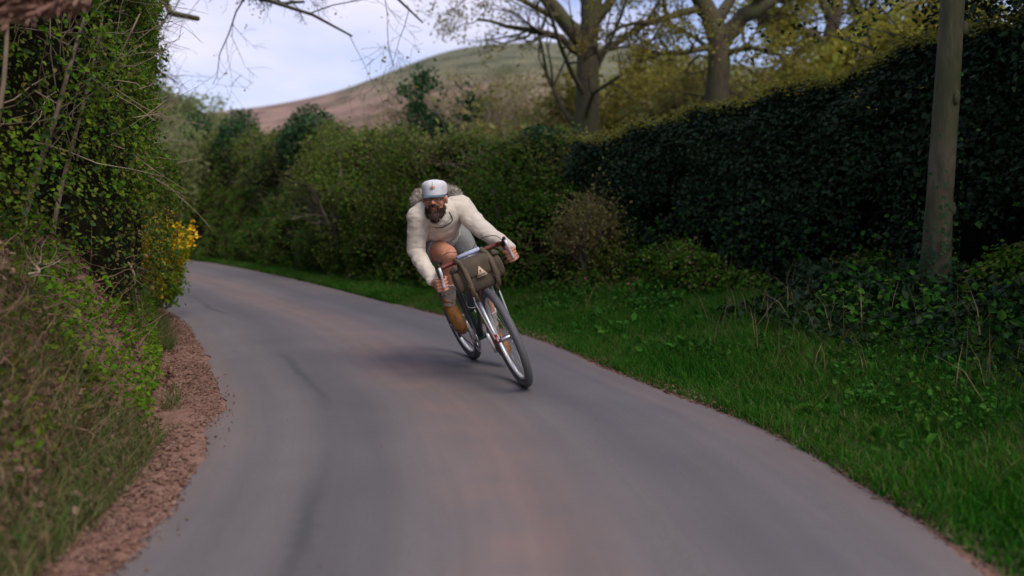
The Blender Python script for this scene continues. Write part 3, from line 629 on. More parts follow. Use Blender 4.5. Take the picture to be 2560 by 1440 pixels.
br_keys = [(-14.8, 26.7, 1.5, 1.2), (-8.25, 20.7, 1.9, 1.3), (-5.65, 17.8, 1.6, 1.2), (-4.5, 16.3, 1.8, 1.2), (-3.35, 14.75, 1.4, 1.2), (-2.4, 13.4, 1.7, 1.2), (-1.7, 12.45, 1.3, 1.2), (-1.0, 11.5, 1.5, 1.2), (-.35, 10.85, 1.2, 1.1), (.6, 9.85, 1.3, 1.1), (1.5, 8.9, .55, .9), (2.5, 7.85, .32, .8), (3.35, 6.6, .28, .8), (3.95, 5.2, .28, .8), (4.35, 3.5, .28, .8)]
hedge('bramble_bank', br_keys, 'loose low brambles and weeds spilling out from the foot of the hedges onto the verge', [('bramble_leaves', 'leaf_bramble', 95000, .050, .0, .62, .05, None, None, {}), ('fresh_leaves', 'leaf_bankfresh', 12000, .045, .0, .6, .02, None, None, {}), ('dead_leaves', 'leaf_dead', 7000, .04, .0, .6, .02, None, None, {})], M['core'], -1, 31, .46, cat='brambles', stems=2000, stemm='twig_brown', gap=-.42, power=1.0, corein=.2, stemlen=.35)
# ivy clumps standing above the hedge
def clump(px, d, py, wid, hgt, label, n, base):
    X = (px - 1280) / FPX * d; zt = ztop_at(py, d); b = Vector((X, d, base)); root = tag(empty('ivy_clump', b), label, 'ivy', 'ivy clumps on the hedge top')
    m = int(n); D_ = unit(rng.normal(size=(m, 3))); c = np.array([X, d, zt - hgt / 2]); r = np.array([wid / 2, wid / 2, hgt / 2])
    P = c + D_ * r * (rng.uniform(.55, 1.05, (m, 1)) + .28 * fbm(D_ * 2.2 + px, 2, 3)[:, None])
    leaf_obj('leaves', M['leaf_ivy'], root, P, D_ + rng.normal(size=P.shape) * .5 + [0, 0, .3], rng.uniform(.05, .10, m), b)
    mb = MB(); mb.tube([b, (X + .05, d + .15, (base + zt) / 2), (X, d, zt - hgt * .3)], [.09, .07, .04], 8)
    for k in range(7):
        a = k * .9; mb.tube([(X, d, zt - hgt * .8), (X + math.cos(a) * wid * .25, d + math.sin(a) * wid * .25, zt - hgt * .45), (X + math.cos(a) * wid * .38, d + math.sin(a) * wid * .35, zt - hgt * .15)], [.035, .025, .01], 5)
    mb.build('stem', M['bark_grey'], root, b)
clump(497, 22.0, 292, 1.1, 2.2, 'narrow upright dark ivy clump, leftmost above the far hedge', 6500, .9)
clump(608, 20.2, 282, 1.25, 1.9, 'round dark green ivy ball on the hedge against the hill foot', 7000, .9)
clump(785, 16.4, 282, 1.35, 1.5, 'broad dark ivy clump with a brown dead patch on the middle of the hedge', 8000, .9)
clump(1350, 10.9, 322, .7, .45, 'low bright ivy mound on the hedge in front of the mossy oak', 2600, 1.0)

bush('hawthorn_bush', 850, 13.6, ztop_at(330, 13.6), 1.5, 'pale yellow green bush in the hedge below the brown topped ivy clump', 'leaf_fringe', 7000, .05, 'shrub', None, 9, jit=.12, base_z=.1)
bush('hawthorn_bush', 1010, 12.2, ztop_at(345, 12.2), 1.3, 'olive bush in the hedge just left of the cyclist head', 'leaf_mid', 6000, .045, 'shrub', None, 9, jit=.12, base_z=.15)
bush('hawthorn_bush', 1285, 10.3, ztop_at(360, 10.3), 1.2, 'bright green bush in the hedge right of the cyclist head', 'leaf_bramble', 5000, .045, 'shrub', None, 9, jit=.12, base_z=.2)
bush('dead_bush', 1470, 9.1, ztop_at(440, 9.1), .8, 'brown half dead bush where the dark clipped hedge begins', 'leaf_scrub', 2200, .04, 'shrub', None, 12, jit=.08, base_z=.2, twigm='twig_brown')
dark_keys = [(1.05, 10.1, 1.72, 1.2), (1.7, 9.5, 1.80, 1.25), (2.6, 8.7, 1.98, 1.3), (3.4, 7.75, 2.15, 1.3), (4.1, 6.7, 2.28, 1.3), (4.75, 5.4, 2.3, 1.3), (5.3, 3.9, 2.2, 1.3), (5.7, 2, 2.2, 1.3), (6.0, -1, 2.2, 1.3)]
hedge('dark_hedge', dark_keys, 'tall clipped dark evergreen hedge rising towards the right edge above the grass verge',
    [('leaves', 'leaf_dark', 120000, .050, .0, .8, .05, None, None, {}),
     ('top_fringe', 'leaf_yellow', 16000, .04, .36, .6, .001, None, None, dict(lift=.10)),  # yellow leaves put the lit look of the top edge into the colour
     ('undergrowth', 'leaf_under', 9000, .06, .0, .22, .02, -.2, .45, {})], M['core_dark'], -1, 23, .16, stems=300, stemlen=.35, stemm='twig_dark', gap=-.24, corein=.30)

# pale trunk at the right, its unseen crown thickened and stretched towards the camera to shade the verge
b = Vector((3.12, 5.75, .42))
t1 = at(2362, 300, 5.72); t2 = at(2385, -60, 5.7); t3 = at(2400, -420, 5.7); t4 = Vector((t3.x + .1, 6.0, t3.z + 1.6))
make_tree('roadside_tree', b, ([b, t1, t2, t3, t4], .098, .055),
    [([t3 + Vector((0, 0, .5)), t3 + Vector((-.7, .3, 1.5)), t3 + Vector((-1.3, .5, 2.3)), t3 + Vector((-1.6, .8, 3.0))], .06, .015),
     ([t3 + Vector((0, 0, .4)), t3 + Vector((.9, .2, 1.2)), t3 + Vector((1.6, .4, 2.0))], .06, .015),
     ([t4, t4 + Vector((-.4, .6, 1.0)), t4 + Vector((-.6, 1.2, 1.8))], .06, .015),
     ([t3 + Vector((0, 0, .9)), t3 + Vector((.3, 1.2, 1.6)), t3 + Vector((.4, 2.4, 2.2))], .05, .012),
     ([t3 + Vector((0, 0, .6)), t3 + Vector((.6, -1.4, 1.2)), t3 + Vector((.9, -3.0, 1.5)), t3 + Vector((.8, -4.4, 1.3))], .06, .015),
     ([t3 + Vector((0, 0, .3)), t3 + Vector((1.2, -1.0, .9)), t3 + Vector((2.6, -2.2, 1.2)), t3 + Vector((3.4, -3.4, 1.1))], .06, .015)],
    'slim pale mossy tree trunk standing in front of the dark hedge at the right', bark='bark_moss', leafm='leaf_dark', nleaf=42000, lsize=.12, trunk_kids=False,
    levels=((8, .5, 48, .05, 6, .5, 4), (6, .5, 45, .03, 4, .6, 3)), leafjit=.12)
_rt = [o for o in bpy.data.objects if o.name.startswith('roadside_tree')][0]; kb = MB()
for kx in (0, 2, 3, 6, 8):
    q_ = kx / 9; c_ = b.lerp(t1, min(1, q_ * 1.6)) if q_ < .6 else t1.lerp(t2, (q_ - .6) * 2.2); a_ = kx * 2.3; kb.ell(c_ + Vector((math.cos(a_) * .088, -abs(math.sin(a_)) * .088, 0)), (.024, .018, .05), seg=10, rings=8)
kb.build('bark_knots', M['bark_moss'], _rt, tuple(b))['kind'] = 'stuff'
n_ = 900; a_ = rng.uniform(0, 6.28, n_); h_ = rng.exponential(.28, n_); Q = np.array(b) + np.column_stack([np.cos(a_) * .14, np.sin(a_) * .14, h_ - .05]) + (np.array(t1) - np.array(b)) * (h_ / (t1.z - b.z))[:, None] * [1, 1, 0]
leaf_obj('climbing_ivy', M['leaf_ivy'], _rt, Q, np.column_stack([np.cos(a_), np.sin(a_), np.full(n_, .3)]), rng.uniform(.025, .05, n_), tuple(b))['kind'] = 'stuff'
# dark holly trees filling the right edge
for X, Y_, H, wd, lab in [(4.55, 5.6, 4.6, 1.9, 'tall dark evergreen tree just right of the pale trunk'), (5.6, 4.3, 4.8, 2.2, 'dark evergreen tree at the very right edge, nearest the camera'), (4.9, 7.6, 4.4, 1.9, 'dark evergreen tree behind the clipped hedge at the right')]:
    b = Vector((X, Y_, .5)); limbs = []
    for k in range(12):
        a = k * 2.4; h = H * (.15 + .75 * k / 12); r = wd * .5 * (1 - .5 * k / 12)
        limbs.append(([b + Vector((0, 0, h * .8)), b + Vector((math.cos(a) * r * .5, math.sin(a) * r * .5, h)), b + Vector((math.cos(a) * r, math.sin(a) * r, h * 1.05))], .03, .01))
    make_tree('holly_tree', b, ([b, b + Vector((.05, 0, H * .5)), b + Vector((0, .05, H))], .11, .03), limbs, lab, 'tree', 'dark evergreen trees at the right edge', 'bark_grey', 'leaf_dark', 22000, .06,
        ((8, .6, 45, .02, 5, .5, 3), (6, .6, 45, .02, 4, .6, 3)), .16)

# ------------------------------------------------------------------ left bank
o1, o2 = offset_line(INNC, 1.95, False), offset_line(INNC, 1.08, False); q_ = sstep(3.2, 6.5, INNC[:, 1])[:, None]
bank_line = o1 * (1 - q_) + o2 * q_; bank_line = bank_line[(bank_line[:, 1] > .2) & (bank_line[:, 0] > -9.5)]
bl = resample(bank_line, 16)[0]
bank_keys = [(p[0], p[1], 4.6, 1.6) for p in bl]
hedge('bank_hedge', bank_keys, 'tall ragged green hedge on top of the red earth bank at the left',
    [('leaves', 'leaf_bank', 290000, .028, .0, .62, .06, None, None, dict(hexa=True)),
     ('fresh_leaves', 'leaf_bankfresh', 70000, .032, .02, .5, .01, None, None, dict(hexa=True)),
     ('ivy', 'leaf_bankdark', 60000, .034, .0, .7, .03, None, None, dict(hexa=True))], M['core'], -1, 5, .30, stems=11000, stemm='twig_pale', power=.5, gap=-.36, zb=-.75)
SB = tag(empty('hazel_stems', (-2.6, 5, 1.2)), 'bare upright brown stems standing through the bank hedge', 'stems'); mbs = []
for k in range(46):
    i = random.choice([q_i for q_i in range(len(bank_line)) if bank_line[q_i][1] < 6.2]); p = bank_line[i] + np.array([.62, -.45]) * random.uniform(.55, 1.05); z0 = ground_z(p[None])[0] - .1; q = [np.array([p[0], p[1], z0])]; dr_ = np.array([random.gauss(0, .22), random.gauss(0, .22), 1.])
    for j in range(6): dr_ = dr_ + rng.normal(size=3) * .10; q.append(q[-1] + dr_ / np.linalg.norm(dr_) * random.uniform(.22, .42))
    MB().tube(poly(q, 12), np.linspace(random.uniform(.008, .02), .004, 12), 6).build('stem', M['twig_pale' if k % 3 else 'twig'], SB, (-2.6, 5, 1.2))
def scatter_bank(n, s0, s1, y0, y1, zoff=(0, .1), noise_gate=None, sd_=0, side='L'):
    line = INNC if side == 'L' else OUTC
    T = unit(np.gradient(line, axis=0)); Nn = np.stack([T[:, 1], -T[:, 0]], -1) * (-1 if side == 'L' else 1)
    ok = np.where((line[:, 1] > y0) & (line[:, 1] < y1))[0]; seg = np.linalg.norm(np.gradient(line, axis=0), axis=1)[ok]; pr = seg / seg.sum()
    i = rng.choice(ok, n, p=pr); j = np.clip(i + 1, 0, len(line) - 1); f = rng.uniform(0, 1, n)[:, None]; s = rng.uniform(s0, s1, n)
    p = line[i] * (1 - f) + line[j] * f + Nn[i] * s[:, None]
    P = np.column_stack([p, np.zeros(n)])
    if noise_gate is not None: k = fbm(P * noise_gate[0], 3, sd_) > noise_gate[1]; P, s = P[k], s[k]
    dist = (-sdist(P[:, :2], LCI)) if side == 'L' else sdist(P[:, :2], LCO); k = dist > (s0 * .8 if s0 > 0 else s0 * 1.2); P, s = P[k], dist[k]
    P[:, 2] = ground_z(P[:, :2]) + rng.uniform(*zoff, len(P)); return P, s
def blades(name, P, h, wd, mat, lean=.35, parent=None, dirb=None):
    n = len(P); a = rng.uniform(0, 2 * math.pi, n); t = np.stack([np.cos(a), np.sin(a), np.zeros(n)], -1); ln = rng.normal(size=(n, 2)) * lean; H = (h * rng.uniform(.5, 1.25, n))[:, None]
    if dirb is not None: ln += dirb
    up = unit(np.column_stack([ln, np.ones(n)])); mdl = P + up * H * .55; tip = P + up * H * .9 + np.column_stack([ln * 1.1, np.zeros(n)]) * H * .5
    ww = (wd * rng.uniform(.6, 1.3, n))[:, None]; V = np.stack([P - t * ww, P + t * ww, mdl + t * ww * .8, mdl - t * ww * .8, tip], 1).reshape(-1, 3)
    i = np.arange(n)[:, None] * 5; return link(name, npmesh(name, V, [i + np.array([[0, 1, 2, 3]]), i + np.array([[3, 2, 4]])]), mat, parent, False)
def leafstuff(name, P, size, mat, label, up=.8, hexa=False, flat=1.0, **kw):
    Nn = rng.normal(size=P.shape) * flat; Nn[:, 2] += up
    return tag(leaf_obj(name, M[mat], None, P, Nn, rng.uniform(.55, 1.4, len(P)) * size, hexa=hexa, **kw), label, kind='stuff')
# growth on the bank face
P, s = scatter_bank(30000, .45, 1.7, .3, 13, (.0, .22), (1.6, -.10), 3); leafstuff('bank_ivy', P, .030, 'leaf_bank', 'ivy and small plants on the earth bank', .5, True)
P, s = scatter_bank(60000, .32, 1.6, .3, 13, (.0, .20), (1.9, -.02), 8); leafstuff('bank_nettles', P, .030, 'leaf_bankfresh', 'fresh green plants on the bank', .5, True)
P, s = scatter_bank(44000, .25, 1.6, .3, 13, (.0, .05), (1.4, -.2), 12); leafstuff('dead_bank_leaves', P, .030, 'leaf_dead', 'dead brown leaves caught on the bank', .6, True)
P, s = scatter_bank(36000, .20, .85, 2.0, 12, (-.01, .02), (1.2, -.05), 15); tag(blades('bank_grass', P, .15, .0022, M['grass_bank'], .5), 'grass fringe at the foot of the left bank', kind='stuff')
P, s = scatter_bank(13000, .40, 1.7, .3, 11, (-.01, .05), (1.7, -.0), 18); tag(blades('dry_grass', P, .24, .0018, M['straw'], .7), 'dry straw coloured grass on the bank', kind='stuff')
P, s = scatter_bank(2400, .42, 1.8, .3, 11, (.0, .06), (1.5, -.15), 19); n_ = len(P); D_ = unit(rng.normal(size=(n_, 3)) + [0, 0, .5]); Q = np.zeros((n_, 7, 3)); Q[:, 0] = P; cur = D_; ln_ = rng.uniform(.12, .5, n_)
for k in range(1, 7): cur = unit(cur + rng.normal(size=cur.shape) * .28 + [0, 0, -.06]); Q[:, k] = Q[:, k - 1] + cur * (ln_ / 6)[:, None]
V, F = tubes_batch(Q, rng.uniform(.0015, .005, n_)[:, None] * np.linspace(1, .3, 7)[None], 4); tag(MB().add(V, F).build('bramble_stems', M['twig_brown']), 'tangle of dry brown stems on the bank', kind='stuff')
# leaf litter on the soil strip and the road edges
P, s = scatter_bank(20000, -.02, .42, .3, 13, (.0, .02), (2.2, -.25), 25); leafstuff('leaf_litter', P, .017, 'leaf_dead', 'dead leaves and crumbs on the red soil strip', 1.6, False, .7)
P, s = scatter_bank(9000, .0, .14, -2, 18, (.0, .012), (2.0, -.1), 27, 'R'); leafstuff('edge_litter', P, .022, 'leaf_dead', 'dead leaves and grit along the right road edge', 2, False, .6)
def stones(name, P, r0, r1, mat, label):
    mb = MB()
    for p in P:
        r = random.uniform(r0, r1); D_ = np.array([[1, 0, 0], [-1, 0, 0], [0, 1, 0], [0, -1, 0], [0, 0, 1], [0, 0, -1]], float) * r * rng.uniform(.5, 1.2, (6, 1)) * [1, 1, .7]
        a = random.uniform(0, 6.28); Rm = np.array([[math.cos(a), -math.sin(a), 0], [math.sin(a), math.cos(a), 0], [0, 0, 1]])
        mb.add(D_ @ Rm.T + p, np.array([[0, 2, 4], [2, 1, 4], [1, 3, 4], [3, 0, 4], [2, 0, 5], [1, 2, 5], [3, 1, 5], [0, 3, 5]]))
    return tag(mb.build(name, mat, smooth=False), label, kind='stuff')
M['soilcrumb'] = plain('soilcrumb', (.24, .135, .095), .95, noise=.5, nscale=20)
P, s = scatter_bank(5200, .0, .6, .5, 12, (.0, .01), (2.2, -.2), 31); stones('soil_crumbs', P, .005, .020, M['soilcrumb'], 'lumps of red soil along the left road edge')
P, s = scatter_bank(900, -.10, .1, .5, 12, (.0, .0), (1.6, .05), 35); P[:, 2] = [road_z(*p[:2]) + .002 if q < 0 else p[2] for p, q in zip(P, s)]; stones('spilled_grit', P, .003, .010, M['soilcrumb'], 'red grit spilled over the left edge of the tarmac')
P, s = scatter_bank(1500, -.05, .12, -1, 16, (.002, .008), None, 33, 'R'); stones('edge_grit', P, .004, .012, M['soilcrumb'], 'grit along the right road edge')
# bits on the road
pp = []
for k in range(70):
    i = random.randrange(20, 110); t = random.random() ** .8 * random.choice([1, 1, .3]); q = INNC[i] * (1 - t) + OUTC[i] * t; q = q + rng.normal(size=2) * .06; pp.append((*q, road_z(*q) + .003))
P = np.array(pp); leafstuff('road_litter', P, .013, 'leaf_dead', 'small dead leaf bits lying on the road', 3, False, .3)

# grass verge, right
P, s = scatter_bank(230000, .03, 2.3, .2, 10.5, (-.012, .0), (1.0, -.55), 41, 'R'); k = rng.uniform(0, 1, len(P)) < (1.15 - .35 * s); P, s = P[k], s[k]
hh = .055 + .055 * sstep(.1, .7, s) + .05 * fbm(P * 1.7, 2, 6)
tag(blades('verge_grass', P, np.maximum(hh, .04), .0028, M['grass'], .38), 'bright green grass verge along the right of the lane', kind='stuff')
P, s = scatter_bank(90000, .0, .6, 9.0, 22, (-.01, .0), (1.0, -.4), 43, 'R'); tag(blades('far_verge_grass', P, .11, .005, M['grass'], .4), 'thin grass strip under the far hedge', kind='stuff')
P, s = scatter_bank(24000, .6, 2.4, .5, 11, (.02, .12), (1.8, .05), 45, 'R'); leafstuff('verge_plants', P, .034, 'leaf_under', 'broad leaved plants among the verge grass', .9, True)
P, s = scatter_bank(900, .3, 1.6, .5, 9, (.03, .10), (2.4, .2), 46, 'R'); leafstuff('dock_leaves', P, .065, 'leaf_under', 'large dock leaves in the verge', .8, True)
P, s = scatter_bank(40000, 1.35, 3.4, .2, 10.5, (.0, .32), (1.3, -.25), 47, 'R'); P[:, 2] -= .18 * (1 - sstep(1.3, 2.4, s)); leafstuff('hedge_foot_growth', P, .055, 'leaf_dark', 'dark nettles and brambles under the evergreen hedge', .7, True)
P, s = scatter_bank(14000, 1.2, 2.8, .2, 10.5, (.04, .30), (1.5, .0), 49, 'R'); P[:, 2] -= .14 * (1 - sstep(1.2, 2.2, s)); leafstuff('hedge_foot_nettles', P, .055, 'leaf_under', 'green nettles between verge grass and dark hedge', .7, True)
P, s = scatter_bank(700, .9, 2.8, .2, 10.5, (0, .05), (1.5, -.1), 50, 'R'); tag(blades('dead_stalks', P, .4, .003, M['straw'], .35), 'dead pale stalks at the hedge foot', kind='stuff')

# yellow flowering broom on the corner of the bank
def broom():
    b = Vector((-3.66, 8.15, .25)); root = tag(empty('broom_bush', b), 'yellow flowering bush on the corner of the left bank', 'flowering bush')
    nst = 30; a = rng.uniform(0, 6.28, nst); ln = rng.uniform(.45, 1.05, nst); D_ = unit(np.column_stack([np.cos(a) * .14 + .03, np.sin(a) * .18 - .08, np.ones(nst)]))
    Q = np.zeros((nst, 6, 3)); Q[:, 0] = np.array(b) + np.column_stack([np.cos(a) * .07, np.sin(a) * .07, np.zeros(nst) - .1]); cur = D_
    for k in range(1, 6): cur = unit(cur + rng.normal(size=cur.shape) * .10 + [.01, -.01, -.01]); Q[:, k] = Q[:, k - 1] + cur * (ln / 5)[:, None]
    V, F = tubes_batch(Q, np.full((nst, 1), .006) * np.linspace(1, .3, 6)[None], 5); MB().add(V, F).build('stem', M['twig'], root, b)
    def along(n, lo, hi, jit):
        i = rng.integers(0, nst, n); t = rng.uniform(lo, hi, n) * 5; i0 = np.minimum(t.astype(int), 4); g = (t - i0)[:, None]; return Q[i, i0] * (1 - g) + Q[i, i0 + 1] * g + rng.normal(size=(n, 3)) * jit, i
    P, i = along(4500, .1, .9, .05); leaf_obj('leaves', M['leaf_bankfresh'], root, P, rng.normal(size=P.shape) + [0, 0, .4], rng.uniform(.02, .04, len(P)), b, hexa=True)
    P, i = along(4400, .28, 1, .024); k = (i % 4 != 0); P = P[k]; o = leaf_obj('blossom', M['bloom'], root, P, rng.normal(size=P.shape), rng.uniform(.026, .044, len(P)), b, hexa=True, wid=.5)
broom()
# leaning dead branches on the bank
def dead_branch(pts, r, label, mat='twig_pale', n=9, name='dead_branch'):
    b = Vector(pts[0]); root = tag(empty(name, b), label, 'branch', 'dead branches on the left bank'); P = poly(pts, 10, .012); R = np.linspace(r, r * .35, 10); MB().tube(P, R, 8).build('bough', M[mat], root, b)
    Q, q = level_children(P[None], R[None], n, .35, 45, .05, 5, .5); V, F = tubes_batch(Q, q, 5); Q2, q2 = level_children(Q, q, 4, .5, 40, .0, 4, .6); V2, F2 = tubes_batch(Q2, np.maximum(q2, .0012), 3); MB().add(V, F).add(V2, F2).build('twigs', M[mat], root, b)['kind'] = 'stuff'
dead_branch([at(120, 560, 4.9), at(140, 400, 5.1), at(150, 250, 5.2), at(120, 100, 5.3)], .018, 'thin pale upright stem in the bank hedge, left of the dark hollow')
dead_branch([at(215, 640, 5.4), at(225, 560, 5.5), at(210, 500, 5.7), at(235, 400, 5.9)], .022, 'broken reddish stump poking from the middle of the bank')
dead_branch([at(230, 150, 6.2), at(260, 120, 6.1), at(285, 85, 6.0)], .016, 'short split pale branch high in the bank hedge')
dead_branch([at(250, 600, 5.8), at(300, 640, 5.7), at(340, 690, 5.6), at(345, 800, 5.7)], .013, 'crooked drooping dead branch with curled brown leaves')
dead_branch([at(-10, 770, 3.6), at(60, 700, 3.8), at(110, 640, 4.1)], .012, 'bare forked twig low at the left edge of the picture')
dead_branch([at(300, 560, 7), at(345, 590, 6.9), at(420, 530, 6.9)], .008, 'slender pale twig sticking out beside the yellow bush')
def dead_fern():
    b = at(40, 5, 2.6); root = tag(empty('dead_fern', b), 'reddish brown dead fronds hanging in at the top left corner', 'fern'); mb = MB(); P = []; Nn = []; T = []
    for k in range(7):
        p0 = at(-160 + 20 * k, -120, 2.7); p1 = at(-40 + 34 * k, 10 + 12 * math.sin(k), 2.55); p2 = at(20 + 34 * k, 60 - 8 * k, 2.5); Q = poly([p0, p1, p2], 12); mb.tube(Q, np.linspace(.004, .001, 12), 5)
        for j in range(90):
            t = random.uniform(.1, 1) * 11; i0 = min(int(t), 10); q = Q[i0] + (Q[i0 + 1] - Q[i0]) * (t - i0); P.append(q); Nn.append(rng.normal(size=3) * .5 + [0, -.5, 1]); T.append(np.cross(Q[i0 + 1] - Q[i0], [0, -1, .3]) * random.choice([-1, 1]) * 20 + rng.normal(size=3) * .3)
    mb.build('stalk', M['twig'], root, b); leaf_obj('frond', M['leaf_dead'], root, np.array(P), np.array(Nn), rng.uniform(.03, .07, len(P)), b, T=np.array(T), wid=.2, hexa=True)
dead_fern()
# ------------------------------------------------------------------ bicycle
M['frame'] = plain('frame_paint', (.012, .035, .03), .3, spec=.6); M['red'] = plain('red_paint', (.33, .012, .02), .3); M['tyre'] = plain('tyre', (.11, .11, .12), .6, bump=.3, bscale=120)  # tyre grey lifted: sky reflected on the tread put into the colour
M['tan_wall'] = plain('tyre_wall', (.10, .075, .055), .8); M['alloy'] = plain('alloy', (.88, .88, .91), .30, .4, noise=.08, nscale=60); M['steel'] = plain('steel', (.45, .45, .47), .35, 1.0)  # alloy nearly white: its sky reflection is put into the base colour
M['black'] = plain('black', (.015, .015, .016), .5); M['tape'] = plain('bar_tape', (.17, .032, .018), .5, noise=.35, nscale=40, bump=.3); M['bottle'] = plain('bottle', (.035, .07, .10), .25, spec=.7)
M['canvas'] = plain('canvas', (.125, .094, .060), .9, noise=.3, nscale=14, bump=.5, bscale=160); M['strap'] = plain('strap', (.15, .11, .07), .85, noise=.3, nscale=30); M['tanleather'] = plain('tan_leather', (.42, .28, .16), .6)
M['patch'] = plain('patch', (.62, .48, .33), .8); M['hood'] = plain('hood_rubber', (.03, .02, .02), .6); M['saddle'] = plain('saddle_leather', (.10, .035, .015), .45)
Rc = Vector((-.285, 5.80, 0)); Rc.z = road_z(Rc.x, Rc.y); HEAD = math.atan2(-.88, .33); LEAN = R_(20.5)
MW = Matrix.Translation(Rc) @ Matrix.Rotation(HEAD, 4, 'Z') @ Matrix.Rotation(LEAN, 4, 'X')
bike = tag(empty('bicycle'), 'leaning touring bicycle with dark frame, silver rims and red brown bar tape', 'bicycle'); bike.matrix_world = MW
MWn = np.array(MW); 
def W(V): V = np.asarray(V, float); return V @ MWn[:3, :3].T + MWn[:3, 3]
def Wv(x, y, z): return Vector(W(np.array([[x, y, z]]))[0])
SA0 = np.array([.987, 0, .325]); SAX = np.array([-.326, 0, .9454]); SAX /= np.linalg.norm(SAX); STEER = R_(-5)
Rs_ = np.array(Matrix.Rotation(STEER, 3, Vector(SAX)))
def S(V): V = np.asarray(V, float); return (V - SA0) @ Rs_.T + SA0
BBX, BBZ, WR = .43, .245, .335
ax_r = (0, 0, WR); ax_f = (1.03, 0, WR)
def wheel(c, xf, back):
    w0 = MB().torus(c, WR - .062, .011, (0, 1, 0), 56, 6, 1.3).build('wheel', M['alloy'], bike, xf=xf)
    MB().torus(c, WR - .0245, .0245, (0, 1, 0), 64, 12).build('tyre', M['tyre'], w0, xf=xf)
    hb = MB().tube([(c[0], -.05, c[2]), (c[0], -.03, c[2]), (c[0], .03, c[2]), (c[0], .05, c[2])], [.008, .018, .018, .008], 12)
    hb.tube([(c[0], -.032, c[2]), (c[0], -.028, c[2])], .026, 14); hb.tube([(c[0], .028, c[2]), (c[0], .032, c[2])], .026, 14); hb.build('hub', M['steel'], w0, xf=xf)
    sp = MB()
    for k in range(32):
        a = 2 * math.pi * k / 32; b = a + (.38 if (k // 2) % 2 else -.38); y = .029 if k % 2 else -.029
        sp.tube([(c[0] + .024 * math.cos(b), y, c[2] + .024 * math.sin(b)), (c[0] + (WR - .066) * math.cos(a), 0, c[2] + (WR - .066) * math.sin(a))], .0011, 4)
    o = sp.build('spokes', M['steel'], w0, xf=xf); o['kind'] = 'stuff'
    return w0
I_ = lambda V: V
wheel(ax_r, I_, True); wheel(ax_f, S, False)
# frame
ht0, ht1 = (.853, 0, .712), (.800, 0, .866); sc_ = (.272, 0, .765)
f = MB(); f.tube([(BBX, 0, BBZ), sc_], .0145, 12); f.tube([(BBX, 0, BBZ), (.838, 0, .755)], .0165, 12); f.tube([sc_, (.812, 0, .83)], .0135, 12); f.tube([ht0, ht1], .0185, 14)
f.tube([(BBX, -.034, BBZ), (BBX, .034, BBZ)], .021, 14)
for s in (-1, 1):
    f.tube([(BBX, s * .02, BBZ), (.33, s * .045, .30), (0, s * .062, WR)], [.011, .011, .008], 8); f.tube([(sc_[0], s * .015, sc_[2] - .02), (.16, s * .042, .62), (0, s * .062, WR)], [.009, .008, .007], 8)
f.build('frame', M['frame'], bike)
fk = MB(); fk.tube([(.872, -.055, .698), (.862, 0, .712), (.872, .055, .698)], .014, 8)
for s in (-1, 1): fk.tube([(.872, s * .052, .70), (.935, s * .054, .53), (.985, s * .053, .41), (1.03, s * .053, WR)], [.0125, .012, .009, .008], 8)
fork = fk.build('fork', M['alloy'], bike, xf=S); MB().tube([(.876, -.062, .690), (.868, -.04, .716), (.866, .04, .716), (.876, .062, .690)], .021, 8).build('fork_crown', M['red'], fork, xf=S)
for s in (-1, 1): MB().tube([(1.005, s * .054, .375), (1.03, s * .054, WR - .012)], .0115, 8).build('dropout', M['red'], fork, xf=S)
# cantilever brakes, brake hanger, silver mudguard-rack struts
br = MB()
for s in (-1, 1):
    br.tube([(.915, s * .05, .625), (.94, s * .075, .70), (.93, s * .055, .745), (.90, s * .02, .78)], [.008, .009, .007, .003], 6); br.box((.925, s * .035, .665), (.05, .012, .014))
    br.tube([(1.03, s * .068, WR + .02), (.955, s * .085, .60), (.93, s * .07, .79)], .005, 6)
br.tube([(.90, 0, .80), (.90, 0, .78)], .006, 6); br.build('brake', M['alloy'], bike, xf=S)
cb = MB(); cb.tube([(.93, -.06, .74), (.95, 0, .765), (.93, .06, .74)], .0028, 6); cb.build('cable', M['red'], bike, xf=S)
hr = MB()
for s in (-1, 1): hr.tube([(.15, s * .045, .62), (.17, s * .06, .68), (.17, s * .03, .72)], .007, 6)
hr.build('rear_brake', M['steel'], bike)
# drivetrain
PA = R_(110)                                   # left pedal direction angle from forward (downwards, slightly back)
ch = MB(); ch.torus((BBX, -.048, BBZ), .082, .006, (0, 1, 0), 40, 5); ch.torus((BBX, -.040, BBZ), .055, .005, (0, 1, 0), 30, 5)
for k in range(5): a = k * 2 * math.pi / 5; ch.tube([(BBX, -.046, BBZ), (BBX + .08 * math.cos(a), -.046, BBZ + .08 * math.sin(a))], .006, 5)
for k in range(40): a = k * 2 * math.pi / 40; ch.box((BBX + .090 * math.cos(a), -.048, BBZ + .090 * math.sin(a)), (.005, .003, .005))
ch.build('chainring', M['steel'], bike)
cn = MB(); cn.tube([(BBX, -.048, BBZ + .088), (.2, -.046, .352 + .02), (0, -.045, WR + .035)], .004, 5); cn.tube([(BBX, -.048, BBZ - .088), (.1, -.046, .21), (.02, -.045, .22), (0, -.045, WR - .04)], .004, 5); cn.build('chain', M['black'], bike)
cs = MB()
for k in range(6): cs.torus((0, -.04 + .004 * k, WR), .036 - .003 * (5 - k) + .004, .0028, (0, 1, 0), 24, 4)
cs.build('sprockets', M['steel'], bike)
dr = MB(); dr.box((.02, -.05, .25), (.03, .012, .09)); dr.tube([(.03, -.056, .215), (.03, -.044, .215)], .018, 12); dr.tube([(.012, -.056, .27), (.012, -.044, .27)], .016, 12); dr.build('derailleur', M['black'], bike)
cr = MB(); PED = {}
